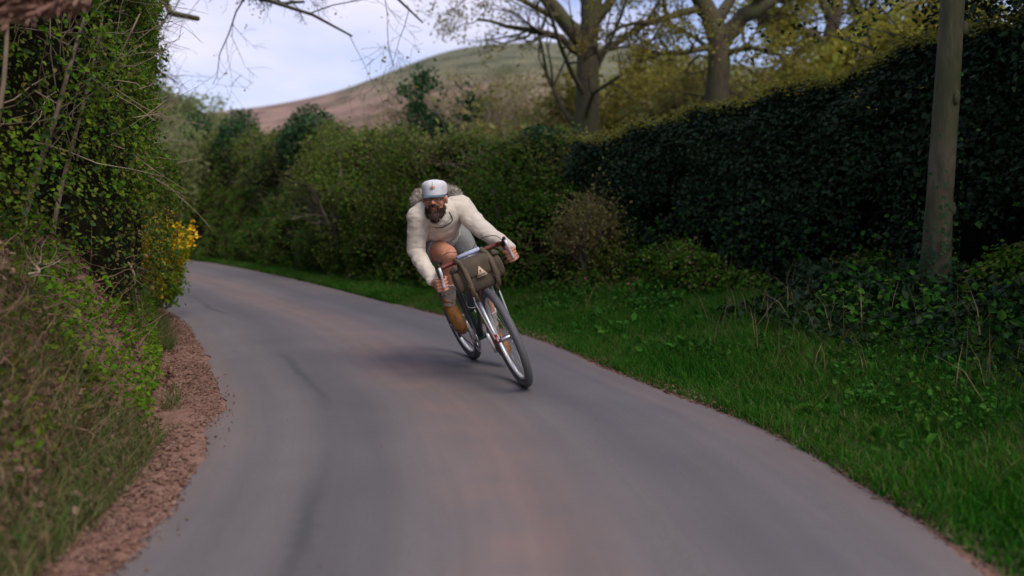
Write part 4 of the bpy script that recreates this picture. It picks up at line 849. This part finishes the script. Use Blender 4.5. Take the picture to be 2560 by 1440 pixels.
for s, a in ((1, -PA), (-1, math.pi - PA)):
    px_, pz_ = BBX + .170 * math.cos(a), BBZ + .170 * math.sin(a); PED[s] = (px_, s * .135, pz_)
    o = MB().tube([(BBX, s * .045, BBZ), (BBX + .085 * math.cos(a), s * .062, BBZ + .085 * math.sin(a)), (px_, s * .078, pz_)], [.015, .011, .012], 8).build('crank', M['alloy'], bike)
    pd = MB(); pd.box((px_, s * .135, pz_ + .012), (.09, .085, .005)); pd.box((px_, s * .135, pz_ - .012), (.09, .085, .005))
    for q in (-.043, .043): pd.box((px_ + q, s * .135, pz_), (.006, .085, .024))
    pd.tube([(px_, s * .07, pz_), (px_, s * .175, pz_)], .006, 8); pd.build('pedal', M['steel'], bike)
# seatpost, saddle
MB().tube([(sc_[0] + .003, 0, .75), (.238, 0, .885)], .0135, 10).build('seatpost', M['alloy'], bike)
sd_ = MB(); n = 12
rows = []
for k in range(n):
    t = k / (n - 1); x = .09 + .27 * t; wv_ = .072 * (1 - sstep(.15, .75, t)) + .020; top = .920 + .012 * math.cos(t * 6)
    rows.append([(x, wv_ * math.sin(q), top - (1 - math.cos(q)) * .05 * (1 if abs(q) < 1.6 else 1)) for q in np.linspace(-1.75, 1.75, 9)])
V = np.array(rows).reshape(-1, 3); i = (np.arange(n - 1)[:, None] * 9 + np.arange(8)[None]).ravel(); Fq = np.stack([i, i + 1, i + 10, i + 9], -1)
V2 = V.copy(); V2[:, 2] -= .006; sd_.add(V, Fq).add(V2, Fq[:, ::-1]); sdl = sd_.build('saddle', M['saddle'], bike)
r_ = MB(); [r_.tube([(.10, s * .03, .90), (.17, s * .022, .88), (.28, s * .02, .88), (.35, s * .008, .91)], .0035, 6) for s in (-1, 1)]; r_.build('rail', M['steel'], sdl)
# stem, bar
CL = (.868, 0, .872)
MB().tube([(.803, 0, .85), (.795, 0, .885), CL], [.0125, .014, .015], 10).tube([(CL[0], -.022, CL[2]), (CL[0], .022, CL[2])], .020, 12).build('stem', M['alloy'], bike, xf=S)
def barpts(s): return [(CL[0], s * .085, CL[2]), (CL[0], s * .16, CL[2]), (CL[0] + .006, s * .195, CL[2]), (CL[0] + .045, s * .212, CL[2] + .002), (CL[0] + .082, s * .217, CL[2] - .012), (CL[0] + .100, s * .222, CL[2] - .050), (CL[0] + .088, s * .229, CL[2] - .095), (CL[0] + .045, s * .237, CL[2] - .122), (CL[0] - .02, s * .243, CL[2] - .128)]
hb = MB().tube([(CL[0], -.1, CL[2]), (CL[0], .1, CL[2])], .0135, 12).build('handlebar', M['alloy'], bike, xf=S)
for s in (-1, 1):
    MB().tube(poly(barpts(s), 26), .0155, 10).build('bar_tape', M['tape'], hb, xf=S)
    MB().limb([(CL[0] + .078, s * .217, CL[2] + .002), (CL[0] + .115, s * .219, CL[2] + .016), (CL[0] + .138, s * .220, CL[2] + .040)], [.019, .0165, .011], 10).build('brake_hood', M['hood'], hb, xf=S)
    lv = MB(); q = poly([(CL[0] + .142, s * .221, CL[2] + .028), (CL[0] + .152, s * .224, CL[2] - .015), (CL[0] + .140, s * .230, CL[2] - .062), (CL[0] + .138, s * .236, CL[2] - .100)], 9)
    lv.tube(q, [.009, .010, .0095, .009, .0085, .008, .008, .008, .009], 8); lv.build('brake_lever', M['alloy'], hb, xf=S)
bc = MB(); [bc.tube(poly([(CL[0] + .10, s * .218, CL[2] + .02), (CL[0] + .075, s * .19, CL[2] + .065), (CL[0] + .04, s * .12, CL[2] + .078), (CL[0] - .005, s * .05, CL[2] + .04), (.855, 0, .83)], 24), .0022, 6) for s in (-1, 1)]; bc.build('brake_cable', M['black'], hb, xf=S)
# bottles
bt = MB(); bt.tube([(.52, .0, .42), (.555, 0, .455), (.645, 0, .56), (.66, 0, .575), (.665, 0, .58), (.682, 0, .60)], [.034, .036, .036, .030, .018, .016], 16)
V = None
bt.build('bottle', M['bottle'], bike, xf=lambda V: V + np.array([-.045, 0, .052]))
cg = MB(); cg.torus((.52, 0, .51), .040, .003, (.65, 0, .76), 20, 5); cg.tube([(.55, .0, .43), (.50, .0, .47), (.50, 0, .53)], .004, 5); cg.build('bottle_cage', M['alloy'], bike)

# ------------------------------------------------------------------ handlebar bag (hangs from the bar: a thing of its own)
bag = tag(empty('handlebar_bag'), 'olive brown canvas bag strapped across the handlebar with a cream triangle patch', 'bag'); bag.matrix_world = MW
def soft_box(c, sz, pw=.35, nu=40, nv=24, sag=.0):
    u = np.linspace(-math.pi, math.pi, nu, endpoint=False); v = np.linspace(-math.pi / 2, math.pi / 2, nv); U, Vv = np.meshgrid(u, v, indexing='ij'); f = lambda x, p: np.sign(x) * np.abs(x) ** p
    x = f(np.cos(Vv), pw) * f(np.cos(U), pw * 1.6); z = f(np.cos(Vv), pw) * f(np.sin(U), pw * 1.6); y = f(np.sin(Vv), pw * .8)
    P = np.stack([x * sz[0] / 2, y * sz[1] / 2, z * sz[2] / 2], -1).reshape(-1, 3); P[:, 2] -= sag * (1 - (P[:, 1] / (sz[1] / 2)) ** 2) * (P[:, 2] < 0)
    P += fbm(P * 14 + 3, 3, 61)[:, None] * .010 * unit(P); P += np.array(c)
    i = np.arange(nu)[:, None] * nv; i2 = (np.arange(nu)[:, None] + 1) % nu * nv; j = np.arange(nv - 1)[None]; return P, np.stack([i + j, i + j + 1, i2 + j + 1, i2 + j], -1).reshape(-1, 4)
BC = (.957, 0, .768)
P, F = soft_box(BC, (.155, .250, .190), .45, sag=.015); MB().add(P, F).build('bag_body', M['canvas'], bag, xf=S)
P, F = soft_box((BC[0] + .008, 0, BC[2] + .045), (.172, .205, .130), .38); fl = MB().add(P, F).build('flap', M['canvas'], bag, xf=S)
for s in (-1, 1):
    P, F = soft_box((BC[0], s * .135, BC[2] - .005), (.125, .055, .15), .6, 24, 14); MB().add(P, F).build('side_pocket', M['canvas'], bag, xf=S)
    st = MB(); yy = s * .086
    pts = [(CL[0] - .02, yy, CL[2] - .005), (CL[0], yy, CL[2] + .022), (BC[0] - .03, yy, BC[2] + .112), (BC[0] + .062, yy, BC[2] + .098), (BC[0] + .095, yy, BC[2] + .04), (BC[0] + .092, yy, BC[2] - .05), (BC[0] + .055, yy, BC[2] - .112), (BC[0] - .03, yy, BC[2] - .118)]
    q = poly(pts, 30); n = len(q); T_ = unit(np.gradient(q, axis=0)); Up = np.cross([0, 1., 0], T_)
    V = np.concatenate([q + [0, a * .013, 0] + Up * b * .003 for a, b in ((-1, -1), (1, -1), (1, 1), (-1, 1))]); i = np.arange(n - 1); Fq = np.concatenate([np.stack([i + k * n, i + 1 + k * n, i + 1 + (k + 1) % 4 * n, i + (k + 1) % 4 * n], -1) for k in range(4)])
    sp = MB().add(V, Fq).build('strap', M['strap'], bag, xf=S)
    MB().torus((BC[0] + .093, yy, BC[2] - .035), .014, .003, (1, 0, 0), 16, 5).build('buckle', M['steel'], sp, xf=S)
    MB().tube([(CL[0], s * .075, CL[2]), (CL[0], s * .10, CL[2])], .0205, 12).build('bar_loop', M['tanleather'], bag, xf=S)
    MB().limb([(BC[0] + .03, s * .13, BC[2] + .085), (BC[0] + .01, s * .155, BC[2] + .07)], [.02, .014], 8).build('pocket_toggle', M['canvas'], bag, xf=S)
for s in (-1, 1): q = poly([(BC[0] + .05, s * .07, BC[2] - .10), (BC[0] + .03, s * .075, BC[2] - .14), (BC[0] - .02, s * .06, BC[2] - .17)], 6); MB().tube(q, [.011, .011, .010, .010, .009, .008], 6).build('lower_strap', M['strap'], bag, xf=S)
xp = BC[0] + .099
def flat(ptsyz, x, th=.003):
    n = len(ptsyz); V = np.array([(x, y, z) for y, z in ptsyz] + [(x - th, y, z) for y, z in ptsyz]); F1 = np.array([list(range(n))]); F2 = np.array([list(range(2 * n - 1, n - 1, -1))]); i = np.arange(n); return V, [F1, F2, np.stack([i, i + n, (i + 1) % n + n, (i + 1) % n], -1)]
pz = BC[2] + .022
pt = MB(); V, F = flat([(.038, pz - .032), (-.034, pz - .032), (.0, pz + .036)], xp); pt.add(V, F); pto = pt.build('patch', M['patch'], bag, xf=S, smooth=False)
em = MB(); V, F = flat([(.006, pz + .008), (-.007, pz + .009), (-.002, pz + .001), (-.001, pz - .008), (.002, pz - .008), (.002, pz + .001)], xp + .0022, .002); em.add(V, F); em.build('emblem', M['red'], pto, xf=S, smooth=False)
wl = MB()
for k in range(7): V, F = flat([(-.024 + k * .007, pz - .018), (-.020 + k * .007, pz - .018), (-.020 + k * .007, pz - .024 + .002 * (k % 2)), (-.024 + k * .007, pz - .024)], xp + .0022, .002); wl.add(V, F)
wl.build('lettering', M['black'], pto, xf=S, smooth=False)
# white-blue sleeve standing for the polished bare middle of the bar
mr_ = tag(MB().tube([(CL[0] + .022, -.075, CL[2] + .022), (CL[0] + .022, .075, CL[2] + .022)], .013, 12).build('bar_sleeve', plain('sleeve_white', (.62, .66, .78), .6, col2=(.35, .42, .60), nscale=55), None, xf=lambda V: W(S(V))), 'small white blue sleeve standing for bare metal on the handlebar', 'paper roll')

# ------------------------------------------------------------------ rider
def knit(name, c1, c2):
    m, t, b = newmat(name); lk = t.links.new; tcn = N(t, 'ShaderNodeTexCoord'); v = N(t, 'ShaderNodeTexVoronoi'); v.inputs['Scale'].default_value = 90; lk(tcn.outputs['Object'], v.inputs['Vector'])
    n = N(t, 'ShaderNodeTexNoise'); n.inputs['Scale'].default_value = 10; n.inputs['Detail'].default_value = 5; lk(tcn.outputs['Object'], n.inputs['Vector'])
    r = ramp(t, [(.3, c2), (.62, c1)]); lk(n.outputs[0], r.inputs[0]); lk(r.outputs[0], b.inputs['Base Color'])
    wv_ = N(t, 'ShaderNodeTexWave', bands_direction='Z'); wv_.inputs['Scale'].default_value = 40; wv_.inputs['Distortion'].default_value = 2.5; lk(tcn.outputs['Object'], wv_.inputs['Vector'])
    ad = N(t, 'ShaderNodeMath', operation='ADD'); lk(v.outputs['Distance'], ad.inputs[0]); lk(wv_.outputs[0], ad.inputs[1])
    bp = N(t, 'ShaderNodeBump'); bp.inputs['Strength'].default_value = .2; bp.inputs['Distance'].default_value = .004; lk(ad.outputs[0], bp.inputs['Height']); lk(bp.outputs[0], b.inputs['Normal'])
    b.inputs['Roughness'].default_value = .95; b.inputs['Sheen Weight'].default_value = .4; b.inputs['Specular IOR Level'].default_value = .15; return m
M['wool'] = knit('wool', (.76, .68, .56), (.64, .56, .44)); M['fur'] = plain('fur', (.48, .42, .34), .95, noise=.5, nscale=25, bump=.6, bscale=60); M['fur2'] = leafmat('fur_hair', [(.36, .31, .25), (.58, .52, .44)], .1, .9)
m, t, b = newmat('skin'); n = N(t, 'ShaderNodeTexNoise'); n.inputs['Scale'].default_value = 14; n.inputs['Detail'].default_value = 4; tcn = N(t, 'ShaderNodeTexCoord'); r = ramp(t, [(.3, (.52, .21, .125)), (.7, (.66, .32, .205))])
t.links.new(tcn.outputs['Object'], n.inputs['Vector']); t.links.new(n.outputs[0], r.inputs[0]); t.links.new(r.outputs[0], b.inputs['Base Color']); b.inputs['Roughness'].default_value = .5; b.inputs['Subsurface Weight'].default_value = .12; b.inputs['Subsurface Radius'].default_value = (.02, .008, .004)
M['skin'] = m; M['shorts'] = plain('shorts', (.26, .27, .25), .85, noise=.3, nscale=9, bump=.3, bscale=200); M['beard'] = plain('beard', (.11, .065, .045), .9, noise=.6, nscale=40); M['beard2'] = leafmat('beard_hair', [(.04, .025, .018), (.09, .05, .035), (.20, .15, .12)], .0, .8)
M['capw'] = plain('cap_cloth', (.78, .78, .80), .85, noise=.14, nscale=22, bump=.25, bscale=120); M['capb'] = plain('cap_peak', (.09, .145, .20), .8, noise=.3, nscale=30); M['pink'] = plain('cap_print', (.62, .25, .20), .8, noise=.3, nscale=80)
M['boot'] = plain('boot_leather', (.46, .19, .04), .55, noise=.4, nscale=18, bump=.3, bscale=70); M['sole'] = plain('boot_sole', (.16, .09, .04), .8); M['lace'] = plain('lace', (.40, .25, .12), .8); M['white'] = plain('eye_white', (.75, .72, .70), .3); M['lip'] = plain('lip', (.40, .11, .09), .5)
m, t, b = newmat('sock'); tcn = N(t, 'ShaderNodeTexCoord'); v = N(t, 'ShaderNodeTexVoronoi'); v.inputs['Scale'].default_value = 34; mpp = N(t, 'ShaderNodeMapping'); mpp.inputs['Scale'].default_value = (.8, .8, 1.6); rr_ = ramp(t, [(.16, (.05, .05, .06)), (.22, (.50, .46, .42))])
t.links.new(tcn.outputs['Object'], mpp.inputs[0]); t.links.new(mpp.outputs[0], v.inputs['Vector']); t.links.new(v.outputs['Distance'], rr_.inputs[0]); t.links.new(rr_.outputs[0], b.inputs['Base Color']); b.inputs['Roughness'].default_value = .9; M['sock'] = m

PO = Vector((Rc.x, Rc.y, Rc.z))
man = tag(empty('person', PO), 'bearded cyclist in cream wool jumper, white cap and tan boots leaning on the bike', 'person')
A = lambda v: np.array(list(v), float)
Ls, Rs = at(1148, 516, 5.16), at(1050, 540, 5.00)
Le, Re = at(1212, 578, 5.09), at(1040, 628, 5.06)
Hp = Wv(.265, 0, .985); HL, HR = Wv(.25, .11, .965), Wv(.235, -.105, .96)
SW = lambda x, y, z: Vector(W(S(np.array([[x, y, z]])))[0])
def foot_pts(s, tilt):
    px_, py_, pz_ = PED[s]; d = np.array([math.cos(tilt), 0, -math.sin(tilt)]); u = np.array([math.sin(tilt), 0, math.cos(tilt)]); ball = np.array([px_, s * .130, pz_ + .014]) + u * .032
    g = lambda a, h, w_=0: Vector(W((ball + d * a + u * h + np.array([0, w_ * s, 0]))[None])[0])
    return g
gR, gL = foot_pts(-1, R_(38)), foot_pts(1, R_(32))
AR, AL = gR(-.115, .062), gL(-.115, .062)
def knee(h, a, side, th=.385, sh=.365):
    h, a = Vector(h), Vector(a); m = a - h; d = m.length; x = (th * th - sh * sh + d * d) / (2 * d); hgt = math.sqrt(max(th * th - x * x, .0004)); n = m.normalized()
    f = Vector(W(np.array([[1., side * .5, .25]]))[0] - W(np.array([[0, 0, 0]]))[0]); f = (f - n * f.dot(n)).normalized(); return h + n * x + f * hgt
KR, KL = knee(HR, AR, .45), knee(HL, AL, .1, .425, .42); print('KNEE', KR, AR, HR)
HC = at(1087, 497, 4.97)
hf = Vector((-.02, -1, .03)).normalized(); hu = Vector((-.06, 0, 1)); hu = (hu - hf * hu.dot(hf)).normalized(); hx = hu.cross(hf) * -1
hx = hf.cross(hu)
if hx.x < 0: hx = -hx
HM = np.array([list(hx), list(hf), list(hu)]).T           # columns: right, forward, up
HS = .95
def H(x, y, z): return Vector(A(HC) + HM @ (np.array([x, y, z]) * HS))
def Hs(V): return np.asarray(V, float) * HS @ HM.T + A(HC)
ctr = (Ls + Rs) / 2; ta = (ctr - Hp).normalized(); tl = (Ls - Rs); tl = (tl - ta * tl.dot(ta)).normalized(); tb = tl.cross(ta); tb = tb if tb.y < 0 else -tb; TM = np.array([list(tl), list(tb), list(ta)]).T
TL = (ctr - Hp).length
body = MB()
def he(mb, c, r, seg=18, rg=12): mb.ell(H(*c), np.array(r) * HS, HM, seg, rg)
he(body, (0, -.015, .022), (.073, .092, .088)); he(body, (0, .028, -.035), (.058, .062, .086)); he(body, (0, .074, .006), (.046, .017, .009)); [he(body, (s_ * .031, .0775, -.017), (.016, .0095, .0045)) for s_ in (-1, 1)]; he(body, (0, .062, -.095), (.032, .026, .024))
for s in (-1, 1):
    he(body, (s * .036, .066, -.03), (.022, .022, .02)); he(body, (s * .077, -.01, -.008), (.010, .020, .031)); he(body, (s * .012, .103, -.036), (.009, .009, .008))
body.limb([H(0, .086, .008), H(0, .104, -.014), H(0, .116, -.032)], [.009, .0105, .0125], 10)
body.limb([H(0, -.03, -.05), H(0, -.06, -.13), ctr + ta * .0], [.058, .060, .07], 14)
for t_, rr in ((.0, (.145, .10, .10)), (.35, (.135, .10, .12)), (.7, (.15, .11, .12)), (.92, (.15, .09, .07))): body.ell(Hp + ta * TL * t_, rr, TM, 20, 12)
def hand(s):
    c = np.array([CL[0] + .096, s * .2280, CL[2] - .082]); t_ = np.array([-.12, s * .12, -1.]); t_ /= np.linalg.norm(t_); f_ = np.array([1., 0, 0]); f_ -= t_ * f_.dot(t_); f_ /= np.linalg.norm(f_); o_ = np.array([0, s * 1., 0]); o_ -= t_ * o_.dot(t_) + f_ * o_.dot(f_); o_ /= np.linalg.norm(o_)
    g = lambda ph, r, h: SW(*(c + t_ * h + r * (math.cos(R_(ph)) * o_ + math.sin(R_(ph)) * f_)))
    wr = SW(*(c + f_ * -.084 + o_ * .040 - t_ * .004)); L_ = [1.0, 1.06, 1.0, .85]
    for k, h in enumerate((-.031, -.0105, .010, .030)):
        kn = g(15, .037, h); sc = L_[k]
        body.limb([wr.lerp(kn, .25), kn], [.016, .0115], 8); body.limb([kn, g(15 + 62 * sc, .031, h), g(15 + 112 * sc, .0265, h), g(15 + 150 * sc, .0255, h)], [.0105, .0092, .0084, .0074], 9)
    body.limb([wr, g(-35, .034, -.012), g(-35, .034, .018)], [.024, .022, .020], 10); body.limb([wr, g(-60, .034, -.02), g(-115, .030, -.030), g(-175, .0265, -.036), g(145, .0255, -.044)], [.020, .016, .0125, .011, .009], 9)
    return wr
wL, wR = hand(1), hand(-1)
for sh, el, wr in ((Ls, Le, wL), (Rs, Re, wR)): body.limb([sh, el, wr], [.055, .042, .026], 12)
for h, k, a, g in ((HL, KL, AL, gL), (HR, KR, AR, gR)):
    th = k - h; shn = a - k; cf = k + shn * .30 - Vector(W(np.array([[1., 0, 0]]))[0] - W(np.array([[0., 0, 0]]))[0]) * .022
    body.limb([h, h + th * .5, k - th * .08, k], [.090, .080, .060, .047], 16); body.limb([k, cf, k + shn * .62, a], [.047, .054, .042, .034], 14); body.limb([a, g(-.15, .0), g(0, .0)], [.034, .03, .03], 10)
fuse(body, 'body', M['skin'], man, .0036, 3, PO)
# eyes, lips, glasses
for s in (-1, 1):
    ey = MB().ell((0, 0, 0), .0100, seg=16, rings=10); V = np.concatenate(ey.V); ey.V = [Hs(V / HS + np.array([s * .030, .0775, -.009]))]; e1 = ey.build('eye', M['white'], man, PO)
    ir = MB().ell((0, 0, 0), (.0058, .003, .0046), seg=12, rings=8); V = np.concatenate(ir.V); ir.V = [Hs(V / HS + np.array([s * .029, .0862, -.010]))]; o = ir.build('iris', M['black'], e1, PO)
lp = MB(); he(lp, (0, .090, -.071), (.020, .010, .006), 14, 8); he(lp, (0, .091, -.062), (.021, .010, .0045), 14, 8); lp.build('lips', M['lip'], man, PO)
gl = MB()
for s in (-1, 1): gl.torus(H(s * .031, .099, -.013), .0205, .0014, hf, 26, 6); gl.tube([H(s * .051, .097, -.006), H(s * .072, .06, -.002), H(s * .080, -.005, -.002)], .0018, 6)
gl.tube([H(-.010, .100, -.010), H(0, .108, -.007), H(.010, .100, -.010)], .0018, 6); gl.build('glasses', plain('spectacles', (.14, .03, .02), .3), man, PO)
# hair, beard
hr = MB(); he(hr, (0, -.045, .018), (.079, .078, .080)); fuse(hr, 'hair', M['beard'], man, .005, 1, PO, post=lambda V, Nn: V + Nn * fbm(V * 60, 2, 3)[:, None] * .004)
bd = MB()
for c, r in (((-.054, .020, -.070), (.011, .024, .028)), ((.054, .020, -.070), (.011, .024, .028)), ((-.036, .056, -.097), (.022, .026, .028)), ((.036, .056, -.097), (.022, .026, .028)), ((0, .070, -.112), (.038, .032, .028)), ((0, .076, -.128), (.030, .026, .030)), ((-.017, .095, -.053), (.017, .008, .0055)), ((.017, .095, -.053), (.017, .008, .0055)), ((-.033, .080, -.074), (.007, .010, .014)), ((.033, .080, -.074), (.007, .010, .014))): he(bd, c, r)
bo = fuse(bd, 'beard', M['beard'], man, .0035, 1, PO, post=lambda V, Nn: V + Nn * fbm(V * 70, 3, 5)[:, None] * .006)
me = bo.data; V = np.array([v.co[:] for v in me.vertices]) + A(PO); Nn = np.array([v.normal[:] for v in me.vertices]); i = rng.integers(0, len(V), 2000); Dn = -A(hu) * 1.2 + A(hf) * .35
P = V[i]; T_ = Nn[i] * .7 + Dn + rng.normal(size=P.shape) * .35; leaf_obj('beard_hair', M['beard2'], bo, P - T_ * .003, Nn[i] + rng.normal(size=P.shape) * .3, rng.uniform(.012, .032, len(P)), PO, T=T_, wid=.06)
# cap
prof = [(0, .985), (.012, 1.0), (.030, 1.02), (.050, 1.035), (.066, 1.0), (.078, .90), (.087, .72), (.093, .45), (.0955, .2)]; seg = 48; a = np.arange(seg) * 2 * math.pi / seg
V = np.concatenate([np.column_stack([np.cos(a) * .083 * q * (1 + .012 * np.cos(3 * a)), -.012 + np.sin(a) * .106 * q, np.full(seg, .030 + z) + .012 * np.sin(a) * (z < .02) * -1]) for z, q in prof] + [np.array([[0, -.012, .1265]])])
V = V + fbm(V * 30, 2, 8)[:, None] * .003 * unit(V)
i = np.arange(len(prof) - 1)[:, None] * seg; j = np.arange(seg)[None]; k = (j + 1) % seg; Fq = np.stack([i + j, i + k, i + seg + k, i + seg + j], -1).reshape(-1, 4); b0 = (len(prof) - 1) * seg
cap = MB().add(Hs(V), [Fq, np.stack([b0 + np.arange(seg), b0 + (np.arange(seg) + 1) % seg, np.full(seg, len(V) - 1)], -1)]).build('cap', M['capw'], man, PO)
aa = np.linspace(R_(22), R_(158), 22); rows = []
for q in np.linspace(0, 1, 6):
    ext = np.sin((aa - aa[0]) / (aa[-1] - aa[0]) * math.pi) ** .6 * .046 * q; rows.append(np.column_stack([np.cos(aa) * (.084 + ext * .15), -.012 + np.sin(aa) * .107 + ext, .030 - .012 * np.sin(aa) - ext * .34 - .012 * np.cos(aa) ** 2 * q]))
V = np.concatenate(rows); i = (np.arange(5)[:, None] * 22 + np.arange(21)[None]).ravel(); Fq = np.stack([i, i + 1, i + 23, i + 22], -1); V2 = V - [0, 0, .003]
MB().add(Hs(V), Fq).add(Hs(V2), Fq[:, ::-1]).build('peak', M['capb'], cap, PO)
em = MB(); em.ell(H(0, .0985, .068), np.array((.010, .0035, .013)) * HS, HM, 12, 8); em.build('cap_emblem', M['pink'], cap, PO)
em = MB(); [em.tube([H(s * .012, .0975, .058), H(s * .016, .0955, .066), H(s * .015, .0945, .073)], .0015, 5) for s in (-1, 1)]; em.tube([H(0, .099, .084), H(.001, .093, .105)], .0012, 5); em.build('cap_marking', M['black'], cap, PO)
tp = MB(); tp.tube([H(-.084, .0, .034), H(-.083, -.06, .03), H(0, -.119, .028), H(.083, -.06, .03), H(.084, 0, .034)], .005, 6); tp.build('cap_band', M['capb'], cap, PO)
# jumper
jm = MB(); jm.ell(Hp + ta * TL * .20 + tb * .02, (.152, .118, .09), TM, 24, 14)
for t_, rr in ((.16, (.150, .115, .055)), (.35, (.152, .122, .12)), (.62, (.158, .122, .13)), (.86, (.158, .106, .10)), (.99, (.115, .085, .06))): jm.ell(Hp + ta * TL * t_, rr, TM, 24, 14)
for sh, el, wr, s in ((Ls, Le, wL, 1), (Rs, Re, wR, -1)):
    cuff = el.lerp(wr, .93); jm.limb([sh - tl * s * .03, sh + tl * s * .012, sh.lerp(el, .5), el, el.lerp(wr, .45), cuff], [.080, .070, .061, .054, .048, .038], 18)
nb = H(0, -.045, -.115); jm.limb([ctr - ta * .03 + tb * 0, nb], [.088, .072], 18)
def folds(V, Nn):
    q = V * np.array([14, 14, 22]); return V + Nn * (fbm(q, 3, 71) * .009 + np.abs(fbm(V * 9 + 4, 2, 72)) * .016)[:, None]
jo = fuse(jm, 'jumper', M['wool'], man, .005, 6, PO, post=folds)
me = jo.data; V = np.array([v.co[:] for v in me.vertices]) + A(PO); Nn = np.array([v.normal[:] for v in me.vertices])
# dark cord at the neckline, follows the chest surface
def on_jumper(px, py):
    o_ = Vector((0, 0, CAMH)); d_ = (at(px, py, 5) - o_).normalized(); ok, loc, nn_, _ = jo.ray_cast(o_ - PO, d_); return (loc + PO + nn_ * .003) if ok else at(px, py, 4.95)
bpy.context.view_layer.update()
MB().tube(poly([on_jumper(*q) for q in ((1088, 568), (1104, 568), (1120, 560), (1130, 551), (1128, 540), (1122, 530))], 18), .0032, 6).build('neck_cord', M['black'], jo, PO)
# fur hood behind the neck
hd = MB(); hp = [at(1040, 506, 5.10), at(1050, 490, 5.17), at(1075, 482, 5.24), at(1105, 480, 5.27), at(1135, 484, 5.24), at(1146, 496, 5.18)]
hd.limb(hp, [.030, .040, .048, .050, .044, .034], 14); ho = fuse(hd, 'hood', M['fur'], man, .006, 3, PO, post=lambda V, Nn: V + Nn * fbm(V * 32, 3, 15)[:, None] * .012)
me = ho.data; V = np.array([v.co[:] for v in me.vertices]) + A(PO); Nn = np.array([v.normal[:] for v in me.vertices]); i = rng.integers(0, len(V), 3500)
leaf_obj('hood_fur', M['fur2'], ho, V[i] - Nn[i] * .004, rng.normal(size=(len(i), 3)), rng.uniform(.012, .028, len(i)), PO, T=Nn[i] + rng.normal(size=(len(i), 3)) * .6, wid=.07)
# shorts
sh = MB(); sh.ell(Hp - ta * .01, (.150, .112, .10), TM, 22, 12)
for h, k in ((HL, KL), (HR, KR)): sh.limb([h, h.lerp(k, .22), h.lerp(k, .46)], [.108, .106, .094], 18); sh.tube([h.lerp(k, .22), h.lerp(k, .60)], [.106, .092], 20)
fuse(sh, 'shorts', M['shorts'], man, .006, 3, PO, post=lambda V, Nn: V + Nn * (fbm(V * 16, 3, 77) * .010)[:, None])
# socks and boots
for k, a, g in ((KL, AL, gL), (KR, AR, gR)):
    d_ = (k - a).normalized(); sk = MB(); sk.tube([a - d_ * .01, a + d_ * .05, a + d_ * .10, a + d_ * .13, a + d_ * .16], [.042, .041, .044, .048, .050], 20); fuse(sk, 'sock', M['sock'], man, .004, 1, PO, post=lambda V, Nn: V + Nn * (fbm(V * 40, 2, 7) * .003)[:, None])
    bt = MB(); bt.tube([g(-.135, .02), g(-.130, .075), a + d_ * .045], [.040, .046, .049], 20); bt.limb([g(-.150, .002), g(-.09, .022), g(-.02, .010), g(.045, -.002), g(.066, -.004)], [.038, .044, .043, .038, .033], 16)
    bt.limb([g(-.01, .004, .012), g(.04, -.006, .012)], [.038, .034], 12)
    bo = fuse(bt, 'boot', M['boot'], man, .004, 4, PO, post=lambda V, Nn: V + Nn * (fbm(V * 30, 2, 9) * .002)[:, None])
    so_ = MB(); ol = [(-.19, .0), (-.17, .036), (-.09, .030), (-.01, .046), (.05, .046), (.092, .026), (.104, 0), (.092, -.026), (.05, -.040), (-.01, -.038), (-.09, -.028), (-.17, -.034)]
    V = np.array([A(g(x, -.048, y)) for x, y in ol] + [A(g(x, -.030, y * 1.02)) for x, y in ol]); n = len(ol); i = np.arange(n)
    so_.add(V, [np.array([list(range(n))[::-1]]), np.array([list(range(n, 2 * n))]), np.stack([i, (i + 1) % n, (i + 1) % n + n, i + n], -1)]); so_.build('sole', M['sole'], bo, PO)
    lc = MB()
    for q in range(7): x = -.085 + q * .016; hgt = .072 - q * .0052 + (.0 if q else .02); lc.tube([g(x, hgt - .016, -.026), g(x + .004, hgt - .001, 0), g(x, hgt - .016, .026)], .0028, 5)
    lc.tube([g(-.10, .075, -.02), g(-.095, .090, 0), g(-.10, .07, .03)], .003, 5); lc.build('laces', M['lace'], bo, PO)
